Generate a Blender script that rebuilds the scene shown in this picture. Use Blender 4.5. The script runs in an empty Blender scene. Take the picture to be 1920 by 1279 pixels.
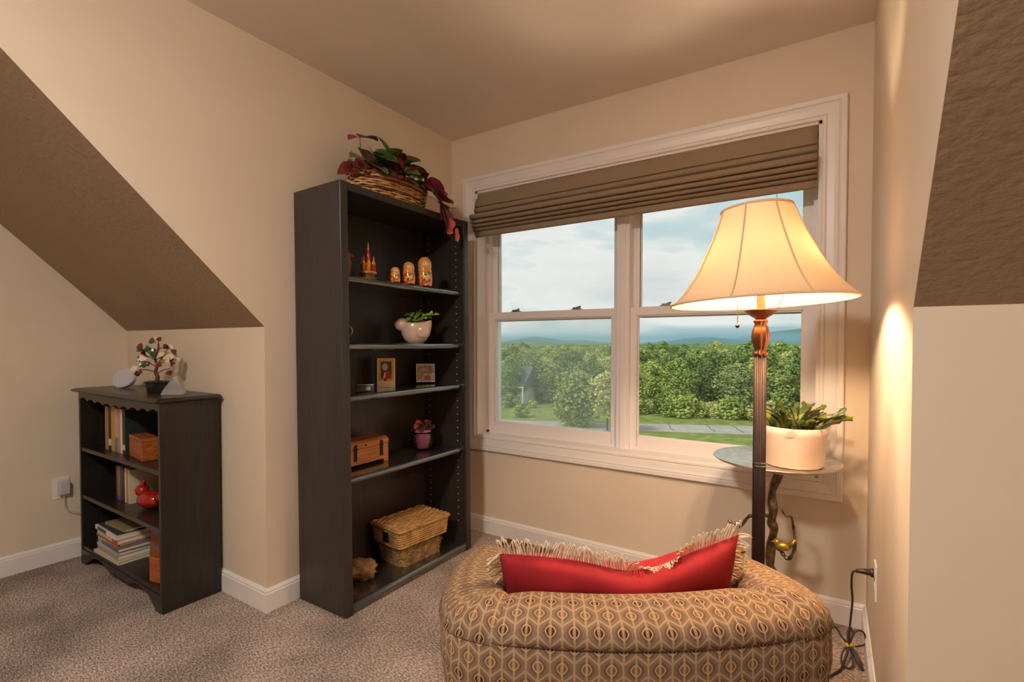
import bpy, bmesh, math, random
import numpy as np
from mathutils import Vector, Matrix, noise as mnoise

sc = bpy.context.scene
COL = sc.collection
PI = math.pi

# ------------------------------------------------------------------ camera
cam = bpy.data.objects.new('camera', bpy.data.cameras.new('camera'))
COL.objects.link(cam)
cam.location = (2.0372, -2.4488, 1.1613)
_yaw, _pitch, _roll = 0.5733, -0.0205, 0.0008
_fw = Vector((-math.sin(_yaw)*math.cos(_pitch), math.cos(_yaw)*math.cos(_pitch), math.sin(_pitch)))
_r = Vector((math.cos(_yaw), math.sin(_yaw), 0)); _u = _r.cross(_fw)
_r2 = _r*math.cos(_roll)+_u*math.sin(_roll); _u2 = -_r*math.sin(_roll)+_u*math.cos(_roll)
cam.rotation_euler = Matrix((_r2, _u2, -_fw)).transposed().to_euler()
cam.data.sensor_width = 36.0; cam.data.sensor_fit = 'HORIZONTAL'
cam.data.lens = 927.457/1920*36
cam.data.shift_y = 23.149/1920
cam.data.clip_start = .02; cam.data.clip_end = 6000
sc.camera = cam
# ------------------------------------------------------------------ exposure
sc.view_settings.view_transform = 'Standard'; sc.view_settings.look = 'None'
sc.view_settings.exposure = 0.0; sc.view_settings.gamma = 1.0
sc.view_settings.use_curve_mapping = False
sc.cycles.max_bounces = 10; sc.cycles.diffuse_bounces = 6
sc.cycles.transparent_max_bounces = 16
sc.cycles.use_denoising = True
sc.cycles.sample_clamp_indirect = 6.0

LAMP_L = 590.0        # radiance of the lamp's bulbs
CEIL_L = 204.0         # radiance of the ceiling fitting behind the camera
SKY_S = 1.0

# ------------------------------------------------------------------ world: hazy sky with clouds
W = bpy.data.worlds.new('sky'); sc.world = W; W.use_nodes = True
nt = W.node_tree; nt.nodes.clear()
def nn(t, typ, **kw):
    n = t.nodes.new(typ)
    for k, v in kw.items():
        setattr(n, k, v)
    return n
def lk(t, a, ao, b, bi): t.links.new(a.outputs[ao], b.inputs[bi])
def C(r, g, b, a=1):
    f = lambda c: (c/255/12.92) if c/255 <= .04045 else ((c/255+.055)/1.055)**2.4
    return (f(r), f(g), f(b), a)
def ramp(t, stops, interp='LINEAR'):
    n = nn(t, 'ShaderNodeValToRGB'); e = n.color_ramp.elements; n.color_ramp.interpolation = interp
    while len(e) < len(stops): e.new(.5)
    for i, (p, c) in enumerate(stops):
        e[i].position = p; e[i].color = c if len(c) == 4 else (*c, 1)
    return n
tc = nn(nt, 'ShaderNodeTexCoord')
mp = nn(nt, 'ShaderNodeMapping'); mp.inputs['Scale'].default_value = (1, 1, 2.6); mp.inputs['Location'].default_value = (.35, .1, .22)
lk(nt, tc, 'Generated', mp, 'Vector')
n1 = nn(nt, 'ShaderNodeTexNoise'); n1.inputs['Scale'].default_value = 3.1; n1.inputs['Detail'].default_value = 7; n1.inputs['Roughness'].default_value = .52; n1.inputs['Distortion'].default_value = .25
lk(nt, mp, 'Vector', n1, 'Vector')
r1 = ramp(nt, [(.30, C(178, 208, 214)), (.43, C(204, 222, 225)), (.485, C(226, 233, 232)), (.52, C(243, 243, 240)), (.62, C(236, 237, 234)), (.75, C(212, 220, 222))])
lk(nt, n1, 'Fac', r1, 'Fac')
bg = nn(nt, 'ShaderNodeBackground'); bg.inputs['Strength'].default_value = SKY_S
lk(nt, r1, 'Color', bg, 'Color')
wo = nn(nt, 'ShaderNodeOutputWorld'); lk(nt, bg, 'Background', wo, 'Surface')

# ------------------------------------------------------------------ veiled sun, high behind the house
sl = bpy.data.lights.new('sun', 'SUN'); sl.energy = 2.6; sl.angle = math.radians(12); sl.color = (1, .95, .86)
sun = bpy.data.objects.new('sun', sl); COL.objects.link(sun)
sun.rotation_euler = Vector((.45, .62, -.85)).to_track_quat('-Z', 'Y').to_euler()
sun.location = (0, -20, 30)

# ================================================================== helpers
MATS = {}
def M(name, col, rough=.5, metal=0., col2=None, ns=8., nmap=(1, 1, 1), detail=3., bump=0., bs=60., bmap=(1, 1, 1),
      spec=.5, con=(.35, .65), emis=None, es=0., rand=None, coat=0., bdist=.002):
    """principled material; colours are sRGB bytes"""
    if name in MATS: return MATS[name]
    m = bpy.data.materials.new(name); m.use_nodes = True; MATS[name] = m
    t = m.node_tree; p = t.nodes['Principled BSDF']
    p.inputs['Base Color'].default_value = C(*col); p.inputs['Roughness'].default_value = rough
    p.inputs['Metallic'].default_value = metal; p.inputs['Specular IOR Level'].default_value = spec
    if coat: p.inputs['Coat Weight'].default_value = min(1, coat); p.inputs['Coat Roughness'].default_value = .12; p.inputs['Coat IOR'].default_value = 1.5 if coat < 1 else 1.95
    tcn = nn(t, 'ShaderNodeTexCoord')
    if col2:
        mpn = nn(t, 'ShaderNodeMapping'); mpn.inputs['Scale'].default_value = nmap; lk(t, tcn, 'Object', mpn, 'Vector')
        no = nn(t, 'ShaderNodeTexNoise'); no.inputs['Scale'].default_value = ns; no.inputs['Detail'].default_value = detail
        lk(t, mpn, 'Vector', no, 'Vector')
        r = ramp(t, [(con[0], C(*col)), (con[1], C(*col2))]); lk(t, no, 'Fac', r, 'Fac')
        out = (r, 'Color')
        if rand:
            oi = nn(t, 'ShaderNodeObjectInfo'); h = nn(t, 'ShaderNodeHueSaturation')
            ma = nn(t, 'ShaderNodeMapRange'); ma.inputs['To Min'].default_value = 1-rand; ma.inputs['To Max'].default_value = 1+rand
            lk(t, oi, 'Random', ma, 'Value'); lk(t, ma, 'Result', h, 'Value'); lk(t, r, 'Color', h, 'Color')
            mb = nn(t, 'ShaderNodeMapRange'); mb.inputs['To Min'].default_value = .5+rand*.08; mb.inputs['To Max'].default_value = .5-rand*.10
            lk(t, oi, 'Random', mb, 'Value'); lk(t, mb, 'Result', h, 'Hue'); out = (h, 'Color')
        lk(t, out[0], out[1], p, 'Base Color')
    if bump:
        mp2 = nn(t, 'ShaderNodeMapping'); mp2.inputs['Scale'].default_value = bmap; lk(t, tcn, 'Object', mp2, 'Vector')
        nb = nn(t, 'ShaderNodeTexNoise'); nb.inputs['Scale'].default_value = bs; nb.inputs['Detail'].default_value = 3
        lk(t, mp2, 'Vector', nb, 'Vector')
        b = nn(t, 'ShaderNodeBump'); b.inputs['Strength'].default_value = bump; b.inputs['Distance'].default_value = bdist
        lk(t, nb, 'Fac', b, 'Height'); lk(t, b, 'Normal', p, 'Normal')
    if emis:
        p.inputs['Emission Color'].default_value = C(*emis); p.inputs['Emission Strength'].default_value = es
    return m

class MB:
    """collects geometry for ONE mesh object"""
    def __init__(s): s.v = []; s.f = []; s.uv = None
    def add(s, vs, fs):
        o = len(s.v); s.v += [tuple(q) for q in vs]; s.f += [tuple(i+o for i in f) for f in fs]; return s
    def box(s, x0, x1, y0, y1, z0, z1):
        return s.add([(x0, y0, z0), (x1, y0, z0), (x1, y1, z0), (x0, y1, z0), (x0, y0, z1), (x1, y0, z1), (x1, y1, z1), (x0, y1, z1)],
              [(3, 2, 1, 0), (4, 5, 6, 7), (0, 1, 5, 4), (1, 2, 6, 5), (2, 3, 7, 6), (3, 0, 4, 7)])
    def lathe(s, prof, n=24, c=(0, 0, 0), sx=1., sy=1., flute=None):
        vs, fs = [], []; k = len(prof)
        for i in range(n):
            a = 2*PI*i/n
            for (r, z) in prof:
                rr = r*(1+(flute[1]*math.cos(flute[0]*a) if flute else 0))
                vs.append((c[0]+rr*sx*math.cos(a), c[1]+rr*sy*math.sin(a), c[2]+z))
        for i in range(n):
            j = (i+1) % n
            for q in range(k-1): fs.append((i*k+q, j*k+q, j*k+q+1, i*k+q+1))
        if prof[0][0] > 1e-6: fs.append(tuple(reversed([i*k for i in range(n)])))
        if prof[-1][0] > 1e-6: fs.append(tuple(i*k+k-1 for i in range(n)))
        return s.add(vs, fs)
    def tube(s, pts, r, n=8, cap=True):
        P = [Vector(p) for p in pts]; k = len(P); R = r if isinstance(r, (list, tuple)) else [r]*k
        vs, fs = [], []; up = Vector((0, 0, 1)); prev = None
        for i in range(k):
            d = (P[min(i+1, k-1)]-P[max(i-1, 0)]).normalized()
            if prev is None:
                a = d.cross(up)
                if a.length < .05: a = d.cross(Vector((1, 0, 0)))
            else:
                a = prev-d*prev.dot(d)
            a.normalize(); prev = a; b = d.cross(a)
            for q in range(n):
                t = 2*PI*q/n; vs.append(P[i]+(a*math.cos(t)+b*math.sin(t))*R[i])
        for i in range(k-1):
            for q in range(n):
                w = (q+1) % n; fs.append((i*n+q, i*n+w, (i+1)*n+w, (i+1)*n+q))
        if cap:
            fs.append(tuple(reversed(range(n)))); fs.append(tuple(range((k-1)*n, k*n)))
        return s.add(vs, fs)
    def prism(s, poly, axis, a, b):
        """poly of 2-D points in the two other axes, extruded from a to b along axis"""
        n = len(poly)
        def P(p, q): return {'x': (q, p[0], p[1]), 'y': (p[0], q, p[1]), 'z': (p[0], p[1], q)}[axis]
        return s.add([P(p, a) for p in poly]+[P(p, b) for p in poly],
              [tuple(reversed(range(n))), tuple(range(n, 2*n))]+[(i, (i+1) % n, n+(i+1) % n, n+i) for i in range(n)])
    def sphere(s, c, r, n=16, m=10, z0=-1, z1=1):
        R = r if isinstance(r, (tuple, list)) else (r, r, r)
        prof = []
        for i in range(m+1):
            a = math.asin(z0)+(math.asin(z1)-math.asin(z0))*i/m
            prof.append((math.cos(a), math.sin(a)))
        vs, fs = [], []; k = m+1
        for i in range(n):
            t = 2*PI*i/n
            for (q, z) in prof: vs.append((c[0]+R[0]*q*math.cos(t), c[1]+R[1]*q*math.sin(t), c[2]+R[2]*z))
        for i in range(n):
            j = (i+1) % n
            for q in range(m): fs.append((i*k+q, j*k+q, j*k+q+1, i*k+q+1))
        if z0 > -1: fs.append(tuple(reversed([i*k for i in range(n)])))
        if z1 < 1: fs.append(tuple(i*k+m for i in range(n)))
        return s.add(vs, fs)
    def grid(s, pts2):
        """pts2: rows of points"""
        a, b = len(pts2), len(pts2[0])
        return s.add([p for r in pts2 for p in r], [(i*b+j, i*b+j+1, (i+1)*b+j+1, (i+1)*b+j) for i in range(a-1) for j in range(b-1)])
    def xf(s, mat):
        s.v = [tuple(mat @ Vector(p)) for p in s.v]; return s
    def build(s, name, mat, parent=None, loc=None, rot=None, smooth=False, bevel=0, bseg=2, sub=0, solid=0, flip=True):
        me = bpy.data.meshes.new(name); me.from_pydata(s.v, [], s.f)
        bm = bmesh.new(); bm.from_mesh(me)
        bmesh.ops.remove_doubles(bm, verts=bm.verts, dist=1e-6)
        if flip: bmesh.ops.recalc_face_normals(bm, faces=bm.faces)
        bm.to_mesh(me); bm.free()
        if smooth:
            for p in me.polygons: p.use_smooth = True
        me.materials.append(mat)
        return link(name, me, parent, loc, rot, bevel, bseg, sub, solid, smooth)
def link(name, me, parent=None, loc=None, rot=None, bevel=0, bseg=2, sub=0, solid=0, smooth=False):
    o = bpy.data.objects.new(name, me); COL.objects.link(o)
    if parent is not None: o.parent = parent
    if loc is not None: o.location = loc
    if rot is not None: o.rotation_euler = rot
    if solid:
        q = o.modifiers.new('solid', 'SOLIDIFY'); q.thickness = solid; q.offset = 0
    if sub:
        q = o.modifiers.new('sub', 'SUBSURF'); q.levels = sub; q.render_levels = sub
    if bevel:
        q = o.modifiers.new('bevel', 'BEVEL'); q.width = bevel; q.segments = bseg; q.limit_method = 'ANGLE'; q.angle_limit = math.radians(40)
    if smooth == 'auto':
        pass
    return o
def dupo(o, parent=None, loc=None, rot=None, scale=None):
    c = o.copy(); COL.objects.link(c)
    if parent is not None: c.parent = parent
    if loc is not None: c.location = loc
    if rot is not None: c.rotation_euler = rot
    if scale is not None: c.scale = scale if isinstance(scale, (tuple, list)) else (scale,)*3
    return c
def tag(o, label=None, cat=None, group=None, kind=None):
    if label: o['label'] = label
    if cat: o['category'] = cat
    if group: o['group'] = group
    if kind: o['kind'] = kind
    return o
def thing(name, label, cat, loc=(0, 0, 0), rz=0., group=None, kind=None):
    o = bpy.data.objects.new(name, None); COL.objects.link(o); o.empty_display_size = .05
    o.location = loc; o.rotation_euler = (0, 0, rz)
    return tag(o, label, cat, group, kind)
def struct(name, mb, mat, **kw):
    o = mb.build(name, mat, **kw); o['kind'] = 'structure'; return o
def spline(pts, n=6):
    """Catmull-Rom through the points"""
    P = [Vector(p) for p in pts]; out = []
    for i in range(len(P)-1):
        p0, p1, p2, p3 = P[max(i-1, 0)], P[i], P[i+1], P[min(i+2, len(P)-1)]
        for k in range(n):
            t = k/n
            out.append(.5*((2*p1)+(p2-p0)*t+(2*p0-5*p1+4*p2-p3)*t*t+(3*p1-p0-3*p2+p3)*t**3))
    out.append(P[-1]); return out
rnd = random.Random(7)

# ================================================================== setting materials
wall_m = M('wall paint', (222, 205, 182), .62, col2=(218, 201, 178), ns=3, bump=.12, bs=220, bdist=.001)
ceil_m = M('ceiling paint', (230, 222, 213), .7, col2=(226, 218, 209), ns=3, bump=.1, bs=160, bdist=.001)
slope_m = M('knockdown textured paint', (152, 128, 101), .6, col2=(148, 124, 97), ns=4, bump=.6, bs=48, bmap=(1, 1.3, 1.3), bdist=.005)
trim_m = M('white trim paint', (232, 224, 218), .35)
vinyl_m = M('window vinyl', (234, 226, 222), .3)
# carpet
carpet_m = M('carpet', (150, 130, 117), .95, spec=.1)
t = carpet_m.node_tree; p = t.nodes['Principled BSDF']
tcn = nn(t, 'ShaderNodeTexCoord')
mpn = nn(t, 'ShaderNodeMapping'); mpn.inputs['Rotation'].default_value = (0, 0, .62); mpn.inputs['Scale'].default_value = (1, 2.4, 1); lk(t, tcn, 'Object', mpn, 'Vector')
na = nn(t, 'ShaderNodeTexNoise'); na.inputs['Scale'].default_value = 80; na.inputs['Detail'].default_value = 3; na.inputs['Roughness'].default_value = .65; lk(t, mpn, 'Vector', na, 'Vector')
nb = nn(t, 'ShaderNodeTexNoise'); nb.inputs['Scale'].default_value = 3.2; nb.inputs['Detail'].default_value = 3; lk(t, tcn, 'Object', nb, 'Vector')
ra = ramp(t, [(.34, C(104, 90, 82)), (.5, C(170, 153, 143)), (.66, C(222, 208, 198))]); lk(t, na, 'Fac', ra, 'Fac')
rb = ramp(t, [(.36, (.66, .65, .64)), (.64, (1.1, 1.09, 1.08))]); lk(t, nb, 'Fac', rb, 'Fac')
mx = nn(t, 'ShaderNodeMix', data_type='RGBA', blend_type='MULTIPLY'); mx.inputs['Factor'].default_value = 1
t.links.new(ra.outputs['Color'], mx.inputs['A']); t.links.new(rb.outputs['Color'], mx.inputs['B']); t.links.new(mx.outputs['Result'], p.inputs['Base Color'])
bu = nn(t, 'ShaderNodeBump'); bu.inputs['Strength'].default_value = .8; bu.inputs['Distance'].default_value = .007
lk(t, na, 'Fac', bu, 'Height'); lk(t, bu, 'Normal', p, 'Normal')

# ================================================================== room shell
WX = 2.167; KY = -1.245; KZ = 1.2305; CH = 2.44; XL = -1.403; XR = 4.6; YB = -5.4
TY = KY-(CH-KZ)          # y where the roof slope meets the flat ceiling
struct('floor', MB().box(XL-.1, XR+.1, YB-.1, .12, -.12, 0), carpet_m)
OX0, OX1, OZ0, OZ1 = .19, 1.995, .595, 2.09       # window opening
wb = MB(); wb.box(-.12, OX0, 0, .24, -.1, CH+.1); wb.box(OX1, WX+.12, 0, .24, -.1, CH+.1)
wb.box(OX0, OX1, 0, .24, -.1, OZ0-.012); wb.box(OX0, OX1, 0, .24, OZ1+.012, CH+.1)
struct('wall_back', wb, wall_m)
cheek = [(KY+.001, -.1), (.0, -.1), (.0, CH+.05), (TY-.05, CH+.05), (KY+.001, KZ)]
struct('wall_left', MB().prism(cheek, 'x', -.12, 0), wall_m)
struct('wall_right', MB().prism(cheek, 'x', WX, WX+.12), wall_m)
struct('wall_knee_left', MB().box(XL-.1, -.0002, KY, KY+.12, -.1, KZ), wall_m)
struct('wall_knee_right', MB().box(WX+.0002, XR+.1, KY, KY+.12, -.1, KZ), wall_m)
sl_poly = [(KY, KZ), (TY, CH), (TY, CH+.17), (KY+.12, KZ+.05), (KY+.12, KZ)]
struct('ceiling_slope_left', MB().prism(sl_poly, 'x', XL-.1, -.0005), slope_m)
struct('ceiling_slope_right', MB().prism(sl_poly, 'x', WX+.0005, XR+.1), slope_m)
cl = MB(); cl.box(-.0005, WX+.0005, TY, .1, CH, CH+.15); cl.box(XL-.1, XR+.1, YB-.1, TY, CH, CH+.15)
struct('ceiling', cl, ceil_m)
struct('wall_far_left', MB().box(XL-.1, XL, YB-.1, KY+.1, -.1, CH+.1), wall_m)
struct('wall_far_right', MB().box(XR, XR+.1, YB-.1, KY+.1, -.1, CH+.1), wall_m)
struct('wall_rear', MB().box(XL-.1, XR+.1, YB-.1, YB, -.1, CH+.1), wall_m)

# baseboards: moulded profile (out from wall, up)
BBP = [(0, 0), (.014, 0), (.014, .079), (.011, .083), (.0115, .089), (.007, .095), (.004, .1), (0, .1)]
def baseboard(name, p0, p1, nrm, m0=0, m1=0):
    """p0 to p1 along the wall foot, nrm pointing into the room; m = mitre shift along the run per unit of thickness"""
    a, b = Vector((*p0, 0)), Vector((*p1, 0)); d = (b-a).normalized(); nv = Vector((*nrm, 0)); k = len(BBP)
    vs = [a+nv*o+Vector((0, 0, z))+d*(m0*o) for o, z in BBP]+[b+nv*o+Vector((0, 0, z))+d*(m1*o) for o, z in BBP]
    mb = MB().add(vs, [tuple(range(k)), tuple(reversed(range(k, 2*k)))]+[(i, (i+1) % k, k+(i+1) % k, k+i) for i in range(k)])
    return struct(name, mb, trim_m)
baseboard('baseboard_back', (0, 0), (WX, 0), (0, -1), 1, -1)
baseboard('baseboard_left', (0, 0), (0, KY), (1, 0), 1, 1)
baseboard('baseboard_right', (WX, KY), (WX, 0), (-1, 0), -1, -1)
baseboard('baseboard_knee_left', (XL, KY), (0, KY), (0, -1), 1, 1)
baseboard('baseboard_knee_right', (WX, KY), (XR, KY), (0, -1), -1, -1)
baseboard('baseboard_far_left', (XL, YB), (XL, KY), (1, 0), 1, -1)

# ================================================================== window
win = thing('window_1', 'double window with two white double-hung sashes in a moulded casing', None, (0, 0, 0), kind='structure')
jb = MB(); D = .235
jb.box(OX0-.002, OX0+.012, -.001, D, OZ0, OZ1); jb.box(OX1-.012, OX1+.002, -.001, D, OZ0, OZ1); jb.box(OX0, OX1, -.001, D, OZ1-.012, OZ1+.002)
jb.build('jamb', trim_m, win)
MB().box(OX0-.002, OX1+.002, -.001, D+.02, OZ0-.012, OZ0+.004).build('sill', trim_m, win, bevel=.002)
CP = [(0, 0), (0, .011), (.004, .014), (.013, .014), (.017, .009), (.02, .013), (.045, .017), (.058, .021), (.063, .017), (.066, .022), (.084, .022), (.088, .018), (.088, 0)]
def casing(a, b, out):
    """a,b inner corners (x,z); out = outward direction in the wall plane; mitred ends"""
    a, b = Vector((a[0], 0, a[1])), Vector((b[0], 0, b[1])); d = (b-a).normalized(); o3 = Vector((out[0], 0, out[1])); k = len(CP)
    vs = [a+o3*q-d*q+Vector((0, -h, 0)) for q, h in CP]+[b+o3*q+d*q+Vector((0, -h, 0)) for q, h in CP]
    MB().add(vs, [tuple(range(k)), tuple(range(k, 2*k))]+[(i, (i+1) % k, k+(i+1) % k, k+i) for i in range(k)]).build('casing', trim_m, win)
casing((OX0, OZ1), (OX1, OZ1), (0, 1)); casing((OX1, OZ0), (OX0, OZ0), (0, -1))
casing((OX0, OZ0), (OX0, OZ1), (-1, 0)); casing((OX1, OZ1), (OX1, OZ0), (1, 0))
# mullion between the two units and outer frame strips
mu = MB(); mu.box(1.068, 1.138, .085, D, OZ0, OZ1); mu.box(1.09, 1.116, .078, .09, OZ0, OZ1)
mu.build('mullion', vinyl_m, win, bevel=.002)
fr = MB()
for x0, x1 in ((OX0+.012, OX0+.03), (OX1-.03, OX1-.012)): fr.box(x0, x1, .1, D, OZ0, OZ1)
fr.box(OX0+.012, OX1-.012, .1, D, OZ1-.04, OZ1-.012); fr.box(OX0+.012, OX1-.012, .1, D, OZ0, OZ0+.018)
fr.build('outer_frame', vinyl_m, win)
def glass(name, film):
    m = bpy.data.materials.new(name); m.use_nodes = True; t = m.node_tree; t.nodes.clear()
    tr = nn(t, 'ShaderNodeBsdfTransparent'); tr.inputs['Color'].default_value = (.97, .985, .98, 1)
    gl = nn(t, 'ShaderNodeBsdfGlossy'); gl.inputs['Roughness'].default_value = .0
    df = nn(t, 'ShaderNodeBsdfTranslucent'); df.inputs['Color'].default_value = (.9, .92, .86, 1)
    m1 = nn(t, 'ShaderNodeMixShader'); m1.inputs['Fac'].default_value = film
    lk(t, tr, 0, m1, 1); lk(t, df, 0, m1, 2)
    fz = nn(t, 'ShaderNodeFresnel'); fz.inputs['IOR'].default_value = 1.25
    m2 = nn(t, 'ShaderNodeMixShader'); lk(t, fz, 0, m2, 'Fac'); lk(t, m1, 0, m2, 1); lk(t, gl, 0, m2, 2)
    o = nn(t, 'ShaderNodeOutputMaterial'); lk(t, m2, 0, o, 'Surface'); return m
glass_clear = glass('window glass', .01); glass_film = glass('window glass with insect screen haze', .13)
lock_m = M('sash lock metal', (150, 140, 132), .35, .6)
def sash(x0, x1, z0, z1, y, film, lock, lowrail=.055, uprail=.042):
    st = .038; mb = MB(); d = .036
    mb.box(x0, x0+st, y, y+d, z0, z1); mb.box(x1-st, x1, y, y+d, z0, z1)
    mb.box(x0+st, x1-st, y, y+d, z0, z0+lowrail); mb.box(x0+st, x1-st, y, y+d, z1-uprail, z1)
    # raised glazing bead
    b = .007
    mb.box(x0+st, x0+st+b, y+.008, y+.02, z0+lowrail, z1-uprail); mb.box(x1-st-b, x1-st, y+.008, y+.02, z0+lowrail, z1-uprail)
    mb.box(x0+st, x1-st, y+.008, y+.02, z0+lowrail, z0+lowrail+b); mb.box(x0+st, x1-st, y+.008, y+.02, z1-uprail-b, z1-uprail)
    s = mb.build('sash', vinyl_m, win, bevel=.0015)
    MB().box(x0+st-.004, x1-st+.004, y+.022, y+.026, z0+lowrail-.004, z1-uprail+.004).build('pane', film, s)
    if lock:
        for fx in (.22, .7):
            cx = x0+(x1-x0)*fx; l = MB(); l.box(cx-.03, cx+.03, y+.006, y+.032, z1, z1+.006); l.box(cx-.018, cx+.02, y+.0, y+.026, z1+.006, z1+.014); l.tube([(cx+.004, y+.012, z1+.012), (cx+.03, y+.004, z1+.018)], .005, 6)
            l.build('sash_lock', lock_m, s, bevel=.001)
    return s
for (x0, x1, fm) in ((OX0+.028, 1.07, glass_film), (1.136, OX1-.028, glass_clear)):
    sash(x0, x1, OZ0+.016, 1.352, .108, fm, True)
    sash(x0, x1, 1.30, OZ1-.038, .15, glass_clear, False, .045, .04)

# ================================================================== roman shade
shade_m = M('roman shade linen', (156, 136, 112), .9, col2=(140, 121, 98), ns=420, detail=1, bump=.35, bs=520, spec=.15, bdist=.0008)
rs = thing('roman_shade', 'taupe fabric roman shade drawn up in soft folds at the window top', 'window shade', (0, 0, 2.088))
SX0, SX1 = OX0+.004, OX1-.016
def fold(name, prof, x0=SX0, x1=SX1):
    n = 40; rows = []; pr = [Vector((0, *q)) for q in prof]; pr = spline(pr, 5)
    for i in range(n+1):
        u = i/n; x = x0+(x1-x0)*u
        rows.append([(x, q.y+.0015*math.sin(u*9+q.z*40), q.z-2.088-.006*math.sin(u*PI)*0+.004*(u-.5)) for q in pr])
    return MB().grid(rows).build(name, shade_m, rs, smooth=True, solid=.004)
fold('header', [(.012, 2.086), (.004, 2.06), (-.004, 2.03), (-.012, 2.004), (-.012, 1.996), (.002, 1.993)])
fold('fold', [(.008, 1.986), (-.012, 1.988), (-.021, 1.976), (-.02, 1.964), (-.006, 1.957), (.006, 1.962)])
y0 = [-.05, -.045, -.041, -.036]
zt = [1.945, 1.911, 1.884, 1.861]; zb = [1.917, 1.890, 1.867, 1.846]
for i in range(4):
    y = y0[i]
    fold('fold', [(.006, zt[i]-.008), (y+.016, zt[i]), (y, zt[i]-.007), (y-.001, zb[i]+.006), (y+.012, zb[i]), (.0, zb[i]+.01)], SX0-.012+.004*i if i else SX0-.014)
fold('hem_bar', [(-.004, 1.838), (-.018, 1.84), (-.022, 1.832), (-.022, 1.816), (-.01, 1.81), (.004, 1.818)], SX0+.01)
MB().box(SX0, SX1, .008, .012, 1.83-2.088, 2.08-2.088).build('lining', M('shade lining', (190, 180, 164), .9), rs)
MB().tube([(1.83, -.0, 1.81-2.088), (1.832, -.012, 1.79-2.088), (1.826, -.014, 1.782-2.088)], .0012, 5).build('pull_cord', M('dark cord', (70, 60, 52), .7), rs)
# ================================================================== outside: ground, road, house, trees, hills, haze
GZ = -8.0
lawn_m = M('lawn', (140, 150, 84), .95, col2=(108, 122, 62), ns=.9, detail=8, bump=.6, bs=6, spec=.1, bdist=.15)
struct('ground', MB().box(-420, 420, 8, 900, GZ-.6, GZ), lawn_m)
road_m = M('asphalt road', (172, 168, 160), .9, col2=(156, 152, 145), ns=.7, detail=6, spec=.2)
def strip(name, pts, mat, z0, z1):
    mb = MB(); L = [(a[0], a[1]) for a in pts]
    mb.prism(L, 'z', z0, z1); return struct(name, mb, mat)
strip('road', [(-46, 45.0), (-30, 46.5), (-16.1, 52.6), (-5.1, 57.8), (12, 64), (40, 72), (110, 88), (110, 80), (40, 64.5), (12, 57.2), (-4.4, 52.2), (-14.5, 48.0), (-22, 42.6), (-30, 40.5), (-46, 39)], road_m, GZ-.1, GZ+.03)
crack_m = M('tar crack seal', (92, 88, 84), .8)
for i, (x, y) in enumerate(((-12.5, 51.5), (-8.8, 53.4), (-6.2, 54.3))):
    o = MB().tube([(x-.9, y+2.4, GZ+.035), (x-.3, y+1.2, GZ+.035), (x, y, GZ+.035), (x+.8, y-1.4, GZ+.035)], .045, 4).build('crack', crack_m); o.parent = bpy.data.objects['road']
# neighbour's house
hs = thing('house', 'white clapboard house with grey roof at the left edge of the window view', 'house', (-38.6, 59.5, GZ), .1)
hw_m = M('white clapboard', (215, 218, 212), .7); hr_m = M('grey shingle roof', (104, 112, 116), .9, col2=(90, 98, 102), ns=3)
hd_m = M('dark shutter', (62, 70, 74), .6); hg_m = M('house window glass', (150, 165, 170), .15)
wl = MB()
for k in range(11): wl.prism([(-4.6, k*.25), (-4.6+0, k*.25+.25), (2.2, k*.25+.25), (2.2, k*.25)], 'y', -.02-.0*k, 5)
wl.build('wall', hw_m, hs)
MB().prism([(-.9, 2.65), (6.0, 2.65), (2.6, 5.6)], 'x', -5.2, 2.9).build('roof', hr_m, hs)
MB().prism([(-4.9, 2.6), (3.0, 2.6), (3.0, 2.78), (-4.9, 2.78)], 'y', -.95, -.9).build('eave_board', hw_m, hs)
for px in (2.75,): MB().box(px-.1, px+.1, -.85, -.65, 0, 2.65).build('porch_post', hw_m, hs)
MB().box(1.2, 1.45, -.08, -.02, .9, 2.3).build('shutter', hd_m, hs); 
MB().box(-.1, .2, -.08, -.02, .9, 2.3).build('shutter', hd_m, hs)
wf = MB().box(.25, 1.15, -.07, -.02, .9, 2.3).build('window', hw_m, hs)
for ix in range(2):
    for iz in range(3): MB().box(.31+ix*.42, .67+ix*.42, -.09, -.06, .96+iz*.45, 1.34+iz*.45).build('pane', hg_m, wf)

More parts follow.
